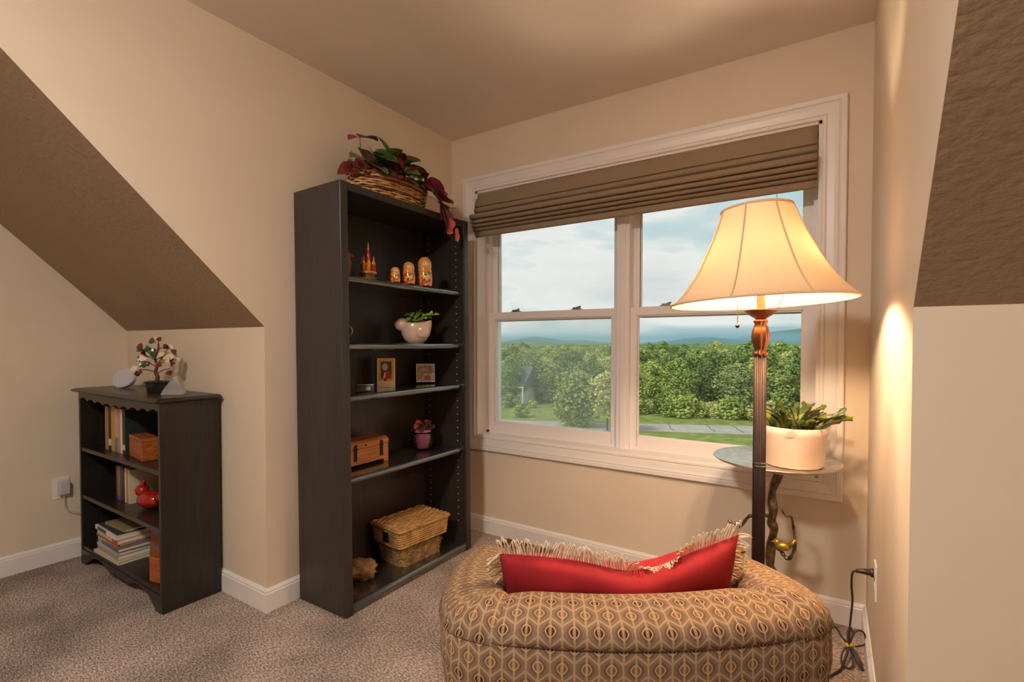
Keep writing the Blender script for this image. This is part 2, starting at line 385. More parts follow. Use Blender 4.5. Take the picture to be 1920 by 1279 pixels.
# ---- trees: leaf-card crowns on trunks; a few shared meshes
def leaf_mat(name, c1, c2, rand=.3):
    m = M(name, c1, .75, col2=c2, ns=.55, detail=3, spec=.25, rand=rand)
    return m
leafA = leaf_mat('broadleaf foliage', (124, 146, 70), (176, 192, 106)); leafB = leaf_mat('dark foliage', (98, 124, 68), (148, 166, 94))
leafC = leaf_mat('pale foliage', (156, 166, 96), (194, 198, 130)); bark_m = M('bark', (110, 98, 86), .9, col2=(84, 74, 64), ns=6, nmap=(4, 4, .6))
def crown_mesh(name, seed, h, w, nb, nleaf, ls, mat, base=.25):
    r = np.random.default_rng(seed); pts = []; sz = []
    blobs = []
    for i in range(nb):
        z = base*h+(1-base)*h*(i+.5)/nb
        f = math.sin(PI*min(.97, max(.06, (z/h-base+.10)/(1-base+.12))))**.6
        a = r.uniform(0, 2*PI); q = r.uniform(.25, .62)*w/2*f
        blobs.append((q*math.cos(a), q*math.sin(a), z, w*.30*f*r.uniform(.7, 1.1)+.15))
    V = np.zeros((nleaf*4, 3)); 
    for k in range(nleaf):
        b = blobs[r.integers(nb)]
        d = r.normal(size=3); d /= np.linalg.norm(d)+1e-9; d[2] = d[2]*.8+.12
        c = np.array(b[:3])+d*b[3]*r.uniform(.72, 1.06)
        n = d+r.normal(size=3)*.55; n /= np.linalg.norm(n)+1e-9
        a = np.cross(n, [0, 0, 1.0]); a /= np.linalg.norm(a)+1e-6; e = np.cross(n, a)
        s = ls*r.uniform(.55, 1.25); a2 = a*s; e2 = e*s*.75; bend = n*s*.2
        V[k*4] = c-a2; V[k*4+1] = c-e2-bend; V[k*4+2] = c+a2; V[k*4+3] = c+e2-bend
    me = bpy.data.meshes.new(name)
    me.from_pydata(V.tolist(), [], [(i*4, i*4+1, i*4+2, i*4+3) for i in range(nleaf)]); me.materials.append(mat); return me
def trunk_mesh(name, seed, h, w, rad):
    r = random.Random(seed); mb = MB()
    P = [(0, 0, -.3)]+[(r.uniform(-.12, .12)*i*.4, r.uniform(-.12, .12)*i*.4, h*.8*i/5) for i in range(1, 6)]
    mb.tube(P, [rad*1.3, rad, rad*.8, rad*.6, rad*.4, rad*.15], 7)
    for k in range(6):
        z = h*(.3+.09*k); a = r.uniform(0, 2*PI); l = w*.35
        mb.tube([(0, 0, z), (math.cos(a)*l*.5, math.sin(a)*l*.5, z+l*.3), (math.cos(a)*l, math.sin(a)*l, z+l*.7)], [rad*.4, rad*.25, rad*.08], 5)
    me = bpy.data.meshes.new(name); me.from_pydata(mb.v, [], mb.f); me.materials.append(bark_m); return me
VAR = []
for i, (h, w, mat) in enumerate(((8.2, 6.4, leafA), (8.8, 5.4, leafB), (7.8, 6.8, leafC), (9.0, 6.0, leafA), (7.4, 5.8, leafB))):
    VAR.append((crown_mesh('crown', 10+i, h, w, 26, 5200, .2, mat, .08), trunk_mesh('trunk', 30+i, h, w, .17)))
def tree(x, y, var, s, label, group=None, name='tree', cat='tree', rz=None):
    t = thing(name, label, cat, (x, y, GZ), rnd.uniform(0, 6.3) if rz is None else rz, group); t.scale = (s*rnd.uniform(.92, 1.1), s*rnd.uniform(.92, 1.1), s)
    link('crown', VAR[var][0], t); link('trunk', VAR[var][1], t); return t
def dirpt(px, dist):
    """ground point in the viewing wedge: bearing by fraction 0..1 from left to right, distance in metres"""
    a = math.radians(-37+px*37.5); return 2.04+dist*math.sin(a), -2.45+dist*math.cos(a)
names = ['leafy green tree in the nearest row of the wood', 'leafy green tree in the middle rows of the wood', 'leafy green tree in the far rows of the wood']
grp = ['front row of the wood', 'middle rows of the wood', 'far rows of the wood']
for row, (dist, n, s0) in enumerate(((69, 14, .84), (74, 14, .88), (80, 15, .92), (88, 15, .94), (97, 16, .96), (108, 17, .98), (121, 18, .98), (136, 20, .98))):
    for i in range(n):
        f = (i+.5+rnd.uniform(-.35, .35))/n; d = dist*rnd.uniform(.97, 1.03)
        if f < .42: d += 7
        x, y = dirpt(f, d); g = 0 if row < 2 else (1 if row < 5 else 2)
        side = 'left pane' if f < .44 else 'right pane'
        tree(x, y, rnd.randrange(5), s0*rnd.uniform(.84, 1.06), names[g]+', seen through the lower '+side, grp[g]+' in the '+side)
for row, (dist, n, s0) in enumerate(((70, 7, .86), (78, 7, .9), (89, 7, .94), (104, 8, .98), (124, 8, .98))):
    for i in range(n):
        x, y = dirpt(1.03+.62*(i+.5+rnd.uniform(-.3, .3))/n, dist*rnd.uniform(.97, 1.03))
        tree(x, y, rnd.randrange(5), s0*rnd.uniform(.84, 1.06), 'leafy green tree further along the wood, hidden right of the window', 'far end of the wood')
x, y = dirpt(.815, 71)
tree(x, y, 3, 1.03, 'tallest tree of the wood, rising above the far hills right of centre', name='tall_tree')
# ornamental trees by the road
VAR.append((crown_mesh('crown', 77, 5.6, 6.6, 26, 4200, .2, leafB, .06), trunk_mesh('trunk', 78, 5.6, 6, .14)))
VAR.append((crown_mesh('crown', 79, 5.8, 4.2, 20, 2400, .17, leafC, .3), trunk_mesh('trunk', 80, 5.8, 4, .1)))
tree(-21.6, 47.0, 5, .98, 'broad round bushy tree in front of the driveway in the left pane', name='round_tree')
tree(-17.6, 46.4, 6, 1.0, 'slender pale young tree at the right edge of the left pane', name='young_tree')
# shrubs at the wood's foot
VAR.append((crown_mesh('crown', 90, 2.1, 3.0, 14, 1200, .17, leafA, .0), trunk_mesh('trunk', 91, 1.6, 2, .05)))
VAR.append((crown_mesh('crown', 92, 1.5, 2.4, 12, 1000, .14, leafC, .0), trunk_mesh('trunk', 93, 1.2, 2, .04)))
for i in range(26):
    f = .44+.56*(i+.5)/26; x, y = dirpt(f, 65.5+rnd.uniform(-1.0, 2.5)); 
    tree(x, y, 7+rnd.randrange(2), rnd.uniform(.7, 1.35), 'low green shrub at the foot of the wood across the road', 'shrubs along the road', 'shrub', 'shrub')
for (x, y, s) in ((-36.3, 56.6, .9), (-30.2, 49.5, .7), (-33.5, 58.0, .5)):
    tree(x, y, 7, s, 'rounded green shrub on the lawn near the white house', 'shrubs near the house', 'shrub', 'shrub')
# far canopy: one rolling leafy surface
rr = np.random.default_rng(5); rows = []
for i in range(90):
    d = 142*(520/142)**(i/89); row_ = []
    for j in range(150):
        x, y = dirpt(-.2+2.0*j/149, d); z = GZ+7.6+1.1*mnoise.noise(Vector((x*.16, y*.16, 0)))+.8*mnoise.noise(Vector((x*.5, y*.5, 3)))+rr.uniform(-.5, .5)-(0 if i else 8)
        row_.append((x, y, z))
    rows.append(row_)
fm = M('far forest canopy', (76, 100, 56), .9, col2=(120, 140, 82), ns=.12, detail=6, spec=.1)
tag(MB().grid(rows).build('forest_canopy', fm), 'continuous green forest canopy stretching from the wood to the hills', 'forest', kind='stuff')
# hills
def hill(name, dist, prof, mat, label):
    """prof: (fraction of the wedge, height above eye as a slope)"""
    rows = []; n = 120
    for dd, k in ((-.25, -1), (-.1, .55), (0, 1.), (.1, .7), (.3, -1)):
        r_ = []
        for j in range(n+1):
            f = -.25+2.1*j/n; h = np.interp(f, [q[0] for q in prof], [q[1] for q in prof])
            x, y = dirpt(f, dist*(1+dd)); z = GZ if k < 0 else 1.16+dist*h*k+(1-k)*GZ*.4+dist*.0006*mnoise.noise(Vector((f*60, dd*9, 1)))
            r_.append((x, y, z))
        rows.append(r_)
    return tag(MB().grid(rows).build(name, mat, smooth=True), label, 'hill')
hm = M('wooded hillside', (70, 98, 70), .95, col2=(92, 116, 84), ns=.02, detail=6, spec=.05)
hill('hill', 760, [(-.25, .004), (0, .003), (.06, .001), (.12, .007), (.17, .0135), (.22, .011), (.28, .005), (.33, .006), (.42, .001), (.5, .0), (.56, .003), (.64, .010), (.69, .012), (.75, .008), (.82, .004), (1, .002), (1.25, .004)], hm, 'long low wooded hills along the horizon')
hill('mountain', 1150, [(-.25, -.012), (0, -.012), (.4, -.008), (.7, .0), (.78, .012), (.85, .021), (.93, .027), (1, .031), (1.25, .02)], hm, 'pale distant mountain behind the right end of the hills')
# summer haze over the far land
hz = bpy.data.materials.new('summer haze'); hz.use_nodes = True; t = hz.node_tree; t.nodes.clear()
vs_ = nn(t, 'ShaderNodeVolumeScatter'); vs_.inputs['Color'].default_value = (.40, .74, .90, 1); vs_.inputs['Density'].default_value = .003
va_ = nn(t, 'ShaderNodeVolumeAbsorption'); va_.inputs['Color'].default_value = vs_.inputs['Color'].default_value; va_.inputs['Density'].default_value = .003
ad = nn(t, 'ShaderNodeAddShader'); lk(t, vs_, 0, ad, 0); lk(t, va_, 0, ad, 1)
oo = nn(t, 'ShaderNodeOutputMaterial'); lk(t, ad, 0, oo, 'Volume')
tag(MB().box(-1200, 800, 400, 1000, GZ+.5, 13).build('haze', hz), 'blue summer haze hanging over the long low hills', 'haze', kind='stuff')
tag(MB().box(-330, 800, 1001, 1330, GZ+.5, 38).build('haze', hz), 'blue summer haze hanging in front of the distant mountain', 'haze', kind='stuff')
# ================================================================== ceiling light of the room (behind the camera)
fx = thing('ceiling_light', 'frosted dome ceiling light on the flat ceiling of the main room', 'ceiling light', (1.25, -3.05, CH))
MB().lathe([(.19, 0), (.19, -.02), (.175, -.03)], 32).build('base_ring', M('brushed nickel', (180, 175, 168), .35, 1), fx)
MB().lathe([(.17, -.025), (.165, -.05), (.14, -.08), (.09, -.1), (.0, -.108)], 32).build('dome', M('frosted lit glass', (250, 240, 225), .4, emis=(255, 245, 235), es=CEIL_L), fx, smooth=True)

# ================================================================== tall bookcase
blk = M('espresso stained wood', (58, 51, 46), .36, col2=(42, 37, 34), ns=9, nmap=(14, 14, .7), detail=4, bump=.08, bs=30, bmap=(16, 16, .8), con=(.3, .7))
shelf_m = M('espresso shelf wood', (56, 51, 48), .24, col2=(44, 40, 38), coat=1.0, spec=.8, ns=9, nmap=(12, .8, 12), detail=4)
hole_m = M('pin hole rim', (190, 178, 160), .5)
BX0, BX1, BY0, BY1, BH = .022, .342, -1.105, -.243, 1.838
bk = thing('bookcase', 'tall espresso wood bookcase with five open tiers beside the window', 'bookcase', (0, 0, 0))
bk.rotation_euler = (0, -.012, 0)
sw = .042
for y0_, y1_ in ((BY0, BY0+sw), (BY1-sw, BY1)):
    MB().box(BX0, BX1, y0_, y1_, 0, BH).build('side_panel', blk, bk, bevel=.006, bseg=3)
MB().box(BX0, BX1-.004, BY0+sw, BY1-sw, BH-.036, BH-.002).build('top_panel', blk, bk, bevel=.004)
MB().box(BX0+.002, BX0+.01, BY0+sw, BY1-sw, .0, BH-.03).build('back_panel', blk, bk)
def shelf(z, th=.03, front=BX1-.022, nm='shelf'):
    r = th/2; prof = [(BX0+.01, z-th), (front-r, z-th)]
    for i in range(1, 8):
        a = -PI/2+PI*i/8; prof.append((front-r+r*math.cos(a), z-r+r*math.sin(a)))
    prof += [(front-r, z), (BX0+.01, z)]
    return MB().prism(prof, 'y', BY0+sw+.002, BY1-sw-.002).build(nm, shelf_m, bk, smooth=False)
SH = [1.449, 1.157, .932, .577]
for z in SH: shelf(z)
shelf(.04, .04, BX1-.002, 'bottom_shelf')
ph = MB()
for xx in (.285, .08):
    for i in range(44):
        z = .16+i*.0375
        if min(abs(z-q+.015) for q in SH) > .02: ph.lathe([(.0035, 0), (.0035, .0012), (.0, .0012)], 8, (0, 0, 0)).v[-24:] ; ph.v[-24:] = [(xx+a, BY1-sw-.0005-c, z+b) for a, b, c in ph.v[-24:]]
tag(ph.build('pin_holes', hole_m, bk), kind='stuff')

# ================================================================== low bookcase against the knee wall
blk2 = M('black painted wood', (42, 37, 35), .3, col2=(31, 28, 26), ns=8, nmap=(10, 10, 1), bump=.06, bs=24, bmap=(12, 12, 1))
LX0, LX1, LY0, LY1, LH = -1.285, -.345, -1.505, -1.262, .925
lb = thing('low_bookcase', 'low black bookcase with scalloped aprons against the knee wall', 'bookcase', (0, 0, 0))
for x0, x1 in ((LX0, LX0+.02), (LX1-.02, LX1)): MB().box(x0, x1, LY0, LY1, 0, LH-.02).build('side_panel', blk2, lb, bevel=.002)
MB().box(LX0+.02, LX1-.02, LY1-.012, LY1-.004, .06, LH-.02).build('back_panel', blk2, lb)
tp = [(LY0-.03, LH-.014), (LY0-.03, LH-.008), (LY0-.014, LH), (LY1, LH), (LY1, LH-.022), (LY0-.012, LH-.022), (LY0-.018, LH-.016)]
o = MB()
# top board with an ogee edge on front and both ends
rings = [(-.012, LH-.024), (.016, LH-.02), (.026, LH-.014), (.026, LH-.009), (.012, LH-.003), (.004, LH)]
vs, fs = [], []
for q, z in rings: vs += [(LX0-q, LY0-q, z), (LX1+q, LY0-q, z), (LX1+q, LY1, z), (LX0-q, LY1, z)]
for i in range(len(rings)-1):
    for k in range(4): fs.append((i*4+k, i*4+(k+1) % 4, i*4+4+(k+1) % 4, i*4+4+k))
fs += [(3, 2, 1, 0), tuple(range(len(vs)-4, len(vs)))]
o.add(vs, fs).build('top_board', blk2, lb, bevel=.001)
LS = [.614, .364, .094]
for z in LS: MB().box(LX0+.02, LX1-.02, LY0+.004, LY1-.012, z-.02, z).build('shelf', blk2, lb, bevel=.0015)
def scallop(z_edge, z_flat, waves, amp, up):
    n = waves*10; pts = [(LX0+.02, z_flat)]; L = (LX1-LX0-.04)
    for i in range(n+1):
        u = i/n; ph_ = abs(math.sin(PI*u*waves)); env = math.sin(PI*u)
        pts.append((LX0+.02+L*u, z_edge+up*amp*ph_+up*.012*(1-env)))
    pts.append((LX1-.02, z_flat)); return pts
MB().prism(scallop(LH-.072, LH-.022, 9, .014, 1), 'y', LY0+.0, LY0+.014).build('top_apron', blk2, lb)
foot = [(LX0+.02, LS[2]-.018)]
L = LX1-LX0-.04
for i in range(61):
    u = i/60; e = min(u, 1-u)
    z = .0 if e < .06 else .012+.05*min(1, (e-.06)/.07)-.026*max(0, 1-abs(u-.5)/.2)+.008*math.cos(u*PI*8)
    foot.append((LX0+.02+L*u, max(0, z)))
foot.append((LX1-.02, LS[2]-.018))
MB().prism(foot, 'y', LY0+.0, LY0+.014).build('bottom_apron', blk2, lb)

# ================================================================== floor lamp
brz = M('dark bronze lamp metal', (52, 40, 38), .48, .7, col2=(40, 31, 30), ns=12)
cop = M('aged copper', (150, 98, 70), .3, .9, col2=(112, 74, 56), ns=14)
fl = thing('floor_lamp', 'lit bronze floor lamp with cream bell shade beside the right wall', 'floor lamp', (1.864, -.85, 0))
MB().lathe([(0, 0), (.125, 0), (.13, .008), (.12, .02), (.07, .032), (.04, .05), (.022, .075), (0, .075)], 32).build('base', brz, fl, smooth=True)
MB().lathe([(.0165, .06), (.0165, 1.128)], 96, flute=(16, .055)).build('pole', brz, fl, smooth=True)
for z in (.806, .815): MB().lathe([(.0165, z-.002), (.0188, z-.002), (.0188, z+.002), (.0165, z+.002)], 32).build('ring', M('steel ring', (190, 180, 175), .25, 1), fl)
MB().lathe([(.017, 1.122), (.0195, 1.128), (.0195, 1.134), (.014, 1.140), (.016, 1.146), (.0225, 1.17), (.0235, 1.183), (.0195, 1.205), (.0145, 1.218), (.018, 1.223), (.018, 1.229), (.013, 1.234)], 64, flute=(8, .06)).build('turned_knob', cop, fl, smooth=True)
MB().lathe([(.0, 1.232), (.013, 1.232), (.03, 1.243), (.043, 1.256), (.044, 1.2575), (.041, 1.2575), (.028, 1.247), (.012, 1.24), (0, 1.24)], 40).build('drip_cup', cop, fl, smooth=True)
MB().lathe([(.0115, 1.238), (.0115, 1.33), (.018, 1.335), (.018, 1.345), (0, 1.345)], 24).build('candle_sleeve', M('ivory sleeve', (205, 175, 140), .5), fl, smooth=True)
bulb_m = M('lit bulb', (255, 230, 190), .5, emis=(255, 224, 186), es=LAMP_L)
for s in (-1, 1):
    MB().lathe([(.0, 0), (.018, 0), (.018, .03), (0, .03)], 16).xf(Matrix.Translation((0, 0, 1.345)) @ Matrix.Rotation(s*1.1, 4, 'Y')).build('socket', brz, fl)
    MB().sphere((s*.07, 0, 1.382), .028, 16, 10).build('bulb', bulb_m, fl, smooth=True)
hp = MB(); 
for s in (-1, 1): hp.tube(spline([(0, s*.014, 1.34), (0, s*.06, 1.38), (0, s*.066, 1.44), (0, s*.045, 1.51), (0, 0, 1.542)], 5), .002, 6)
hp.build('harp', brz, fl, smooth=True)
MB().lathe([(0, 1.54), (.012, 1.54), (.009, 1.549), (.012, 1.557), (.0105, 1.566), (.005, 1.575), (0, 1.579)], 20).build('finial', brz, fl, smooth=True)
# bell shade: eight gored panels, seams, trims
shm = bpy.data.materials.new('cream lampshade fabric'); shm.use_nodes = True; t = shm.node_tree; t.nodes.clear()
def shade_nodes(t, dc, tcv, fac):
    d = nn(t, 'ShaderNodeBsdfDiffuse'); d.inputs['Color'].default_value = dc
    tr = nn(t, 'ShaderNodeBsdfTranslucent'); tr.inputs['Color'].default_value = tcv
    m = nn(t, 'ShaderNodeMixShader'); m.inputs['Fac'].default_value = fac
    lk(t, d, 0, m, 1); lk(t, tr, 0, m, 2)
    tcn = nn(t, 'ShaderNodeTexCoord'); mp = nn(t, 'ShaderNodeMapping'); mp.inputs['Scale'].default_value = (1, 1, 1); lk(t, tcn, 'Object', mp, 'Vector')
    no = nn(t, 'ShaderNodeTexNoise'); no.inputs['Scale'].default_value = 420; lk(t, mp, 'Vector', no, 'Vector')
    b = nn(t, 'ShaderNodeBump'); b.inputs['Strength'].default_value = .15; b.inputs['Distance'].default_value = .001; lk(t, no, 'Fac', b, 'Height')
    lk(t, b, 'Normal', d, 'Normal')
    o = nn(t, 'ShaderNodeOutputMaterial'); lk(t, m, 0, o, 'Surface')
shade_nodes(t, C(236, 206, 168), C(222, 178, 126), .037)
sem = bpy.data.materials.new('lampshade seam'); sem.use_nodes = True; sem.node_tree.nodes.clear(); shade_nodes(sem.node_tree, C(228, 196, 166), C(200, 156, 120), .03)
SP = [(.243, 1.281), (.222, 1.3), (.196, 1.333), (.17, 1.375), (.143, 1.43), (.118, 1.485), (.1, 1.535), (.0935, 1.55)]
tilt = Matrix.Translation((-.005, 0, 1.28)) @ Matrix.Rotation(-.035, 4, 'Y') @ Matrix.Translation((0, 0, -1.28))
spr = [Vector((r, 0, z)) for r, z in SP]; spr = spline(spr, 4)
def rim(r, z, w_): return MB().tube([(r*math.cos(2*PI*i/64), r*math.sin(2*PI*i/64), z) for i in range(65)], w_, 8, False).xf(tilt)
ls = rim(.2435, 1.281, .0035).build('lamp_shade', sem, fl, smooth=True)
rim(.0935, 1.55, .004).build('top_trim', sem, ls, smooth=True)
wire = MB()
for k in range(3): wire.tube([(0, 0, 1.543), (.0935*math.cos(k*2*PI/3), .0935*math.sin(k*2*PI/3), 1.55)], .0018, 6)
wire.xf(tilt).build('spider', brz, ls)
A0 = -PI/2-.16
NG = 8
for k in range(NG):
    a0, a1 = A0+2*PI*k/NG, A0+2*PI*(k+1)/NG; rows = []
    for q in spr:
        row_ = []
        for j in range(9):
            a = a0+(a1-a0)*j/8; sag = 1-.012*math.sin(PI*j/8)*(.4+.6*(q.z-1.28)/.27)
            row_.append((q.x*sag*math.cos(a), q.x*sag*math.sin(a), q.z))
        rows.append(row_)
    MB().grid(rows).xf(tilt).build('shade_panel', shm, ls, smooth=True)
    MB().tube([((q.x+.0008)*math.cos(a0), (q.x+.0008)*math.sin(a0), q.z) for q in spr], .0026, 6).xf(tilt).build('seam', sem, ls, smooth=True)
# pull chains
chm = M('chain brass', (70, 55, 42), .35, .8)
c1 = MB()
for i in range(26): c1.sphere((-.062, .0, 1.335-i*.0045), .0019, 6, 4)
c1.sphere((-.062, 0, 1.213), .0062, 12, 8); c1.build('pull_chain', chm, fl, smooth=True)
c2 = MB()
for i in range(20):
    u = i/19; c2.sphere((.062-.022*u+.006*math.sin(PI*u), -.0, 1.335-.078*u), .0019, 6, 4)
c2.build('pull_chain', chm, fl, smooth=True)

# ================================================================== silver tray table on a branch stem
slv = M('hammered silver', (222, 212, 198), .36, 1., col2=(196, 184, 166), ns=30, bump=.6, bs=70, bdist=.003)
brs = M('antiqued branch metal', (150, 130, 104), .34, .95, col2=(92, 76, 58), ns=40, bump=.5, bs=70, bdist=.004)
gold = M('gilt bird', (196, 162, 62), .38, .7, col2=(150, 120, 48), ns=30)
TX, TYY, TZ, TR = 1.857, -.268, .706, .225
tb = thing('tray_table', 'round silver tray table on a branch stem with gilt birds', 'side table', (TX, TYY, 0))
MB().lathe([(0, TZ-.016), (TR-.04, TZ-.014), (TR-.008, TZ-.002), (TR, TZ+.004), (TR-.003, TZ+.007), (TR-.012, TZ+.002), (TR-.045, TZ-.009), (0, TZ-.01)], 64).build('tray', slv, tb, smooth=True)
def P(x, z, y=0): return (x-TX, y, z)
MB().tube(spline([P(1.885, .693, .0), P(1.872, .655), P(1.852, .60), P(1.846, .55, .01), P(1.852, .5), P(1.847, .459), P(1.856, .43), P(1.846, .37, .01), P(1.843, .29), P(1.853, .26), P(1.842, .2), P(1.838, .12), P(1.84, .05)], 4), [.026, .025, .024, .022]+[.0165+.0022*math.sin(i*.8) for i in range(44)]+[.022], 10).build('stem', brs, tb, smooth=True)
def branch(pts, r0, r1):
    q = spline(pts, 5); n = len(q); MB().tube(q, [r0+(r1-r0)*i/(n-1)+.0012*math.sin(i*1.7) for i in range(n)], 8).build('branch', brs, tb, smooth=True)
branch([P(1.845, .48), P(1.794, .483, -.02), P(1.765, .468, -.03), P(1.74, .427, -.03), P(1.72, .437, -.04), P(1.694, .446, -.04)], .0075, .004)
branch([P(1.85, .365), P(1.878, .367, -.03), P(1.897, .352, -.05), P(1.914, .35, -.06), P(1.932, .40, -.06), P(1.928, .44, -.05), P(1.919, .504, -.05), P(1.9, .505, -.05), P(1.884, .53, -.05)], .008, .003)
branch([P(1.843, .25), P(1.80, .262, -.03), P(1.771, .283, -.04), P(1.756, .315, -.04), P(1.74, .30, -.05), P(1.715, .302, -.05)], .008, .004)
for a in range(3):
    t_ = a*2*PI/3+.5; branch([(-.017, 0, .09), (-.017+.07*math.cos(t_), .07*math.sin(t_), .05), (-.017+.15*math.cos(t_), .15*math.sin(t_), .008)], .014, .008)
def bird(x, z, y, d, s=1.):
    mb = MB(); mb.sphere((0, 0, 0), (.019, .012, .0125), 14, 9); mb.sphere((d*-.015, 0, .0095), .0098, 12, 8)
    mb.tube([(d*-.022, 0, .009), (d*-.031, 0, .007)], [.0035, .0008], 6); mb.tube([(d*.012, 0, .002), (d*.024, 0, .014), (d*.032, 0, .026)], [.008, .0065, .0045], 8)
    mb.xf(Matrix.Translation((x-TX, y, z)) @ Matrix.Scale(s, 4)).build('bird', gold, tb, smooth=True)
bird(1.892, .392, -.06, 1, 1.35); bird(1.732, .332, -.06, 1, 1.2)

# ================================================================== white pot with holiday cactus
potm = M('white plastic pot', (236, 214, 196), .32); soil = M('potting soil', (86, 62, 46), .95, col2=(60, 42, 32), ns=60, bump=.8, bs=90, bdist=.006)
PX, PYY, PZ = 1.918, -.275, TZ-.0095
pc = thing('potted_cactus', 'holiday cactus in a plain white pot on the silver tray', 'potted plant', (PX, PYY, PZ))
MB().lathe([(0, 0), (.096, 0), (.1, .004), (.101, .014), (.104, .016), (.112, .12), (.114, .123), (.1145, .148), (.112, .15), (.108, .148), (.106, .128), (0, .128)], 48).build('pot', potm, pc, smooth=True)
MB().lathe([(0, .136), (.05, .135), (.1075, .131), (.1075, .127), (0, .127)], 32).build('soil', soil, pc, smooth=True)
scr = M('scuff mark', (120, 96, 74), .7)
MB().box(-.05, -.02, -.1105, -.1095, .118, .1192).xf(Matrix.Rotation(.25, 4, 'Z')).build('scuff', scr, pc)
segg = [M('cactus green', (92, 112, 52), .42, col2=(58, 82, 44), ns=25, rand=.25), M('cactus new growth', (160, 164, 62), .42, col2=(124, 136, 54), ns=25), M('cactus red tint', (134, 104, 62), .45, col2=(104, 98, 54), ns=30)]
def seg_mesh(mat):
    rows = []; 
    for i in range(8):
        u = i/7; w = .0105*(.35+.65*math.sin(PI*min(1, u*.86+.1)))*(1+.18*math.cos(u*PI*4)); 
        if i == 7: w *= .75
        rows.append([(w*k/3, .0022*(1-abs(k)/3)+.0006, u*.036) for k in range(-3, 4)])
    back = [[(x, -y, z) for x, y, z in reversed(r_)] for r_ in rows]
    mb = MB().grid([a+b for a, b in zip(rows, back)]); me = bpy.data.meshes.new('segment'); me.from_pydata(mb.v, [], mb.f)
    for q in me.polygons: q.use_smooth = True
    me.materials.append(mat); return me
SEG = [seg_mesh(m) for m in segg]
r5 = random.Random(11)
for k in range(50):
    a = r5.uniform(0, 2*PI); q = r5.uniform(.01, .085); p_ = Vector((q*math.cos(a), q*math.sin(a)*.9, .13))
    out = Vector((math.cos(a)*.6+r5.uniform(-.4, .5), math.sin(a)*.6+r5.uniform(-.3, .3), 0)); ln = r5.choice((2, 3, 3, 4, 4)); d = (Vector((0, 0, 1))+out*.8).normalized()
    if k < 3: p_ = Vector((.07, -.02*k, .13)); d = Vector((.75, -.1*k, .8)).normalized(); ln = 4
    tw = r5.uniform(0, PI)
    for j in range(ln):
        s_ = r5.uniform(.85, 1.2); z_ = d; x_ = Vector((math.cos(tw), math.sin(tw), 0)); x_ = (x_-z_*x_.dot(z_)).normalized(); y_ = z_.cross(x_)
        o = link('segment', SEG[0 if r5.random() < .72 else (1 if j == ln-1 or r5.random() < .5 else 2)], pc)
        m4 = Matrix((x_, y_, z_)).transposed().to_4x4(); m4.translation = p_; o.matrix_local = m4 @ Matrix.Scale(s_, 4)
        p_ = p_+d*.034*s_; d = (d+out*.28+Vector((r5.uniform(-.25, .25), r5.uniform(-.25, .25), -.12+r5.uniform(-.2, .1)))).normalized(); tw += r5.uniform(-.4, .4)
MB().sphere((-.06, -.085, .139), (.012, .008, .006), 8, 5).build('fallen_bud', M('faded red bud', (205, 84, 70), .5), pc)
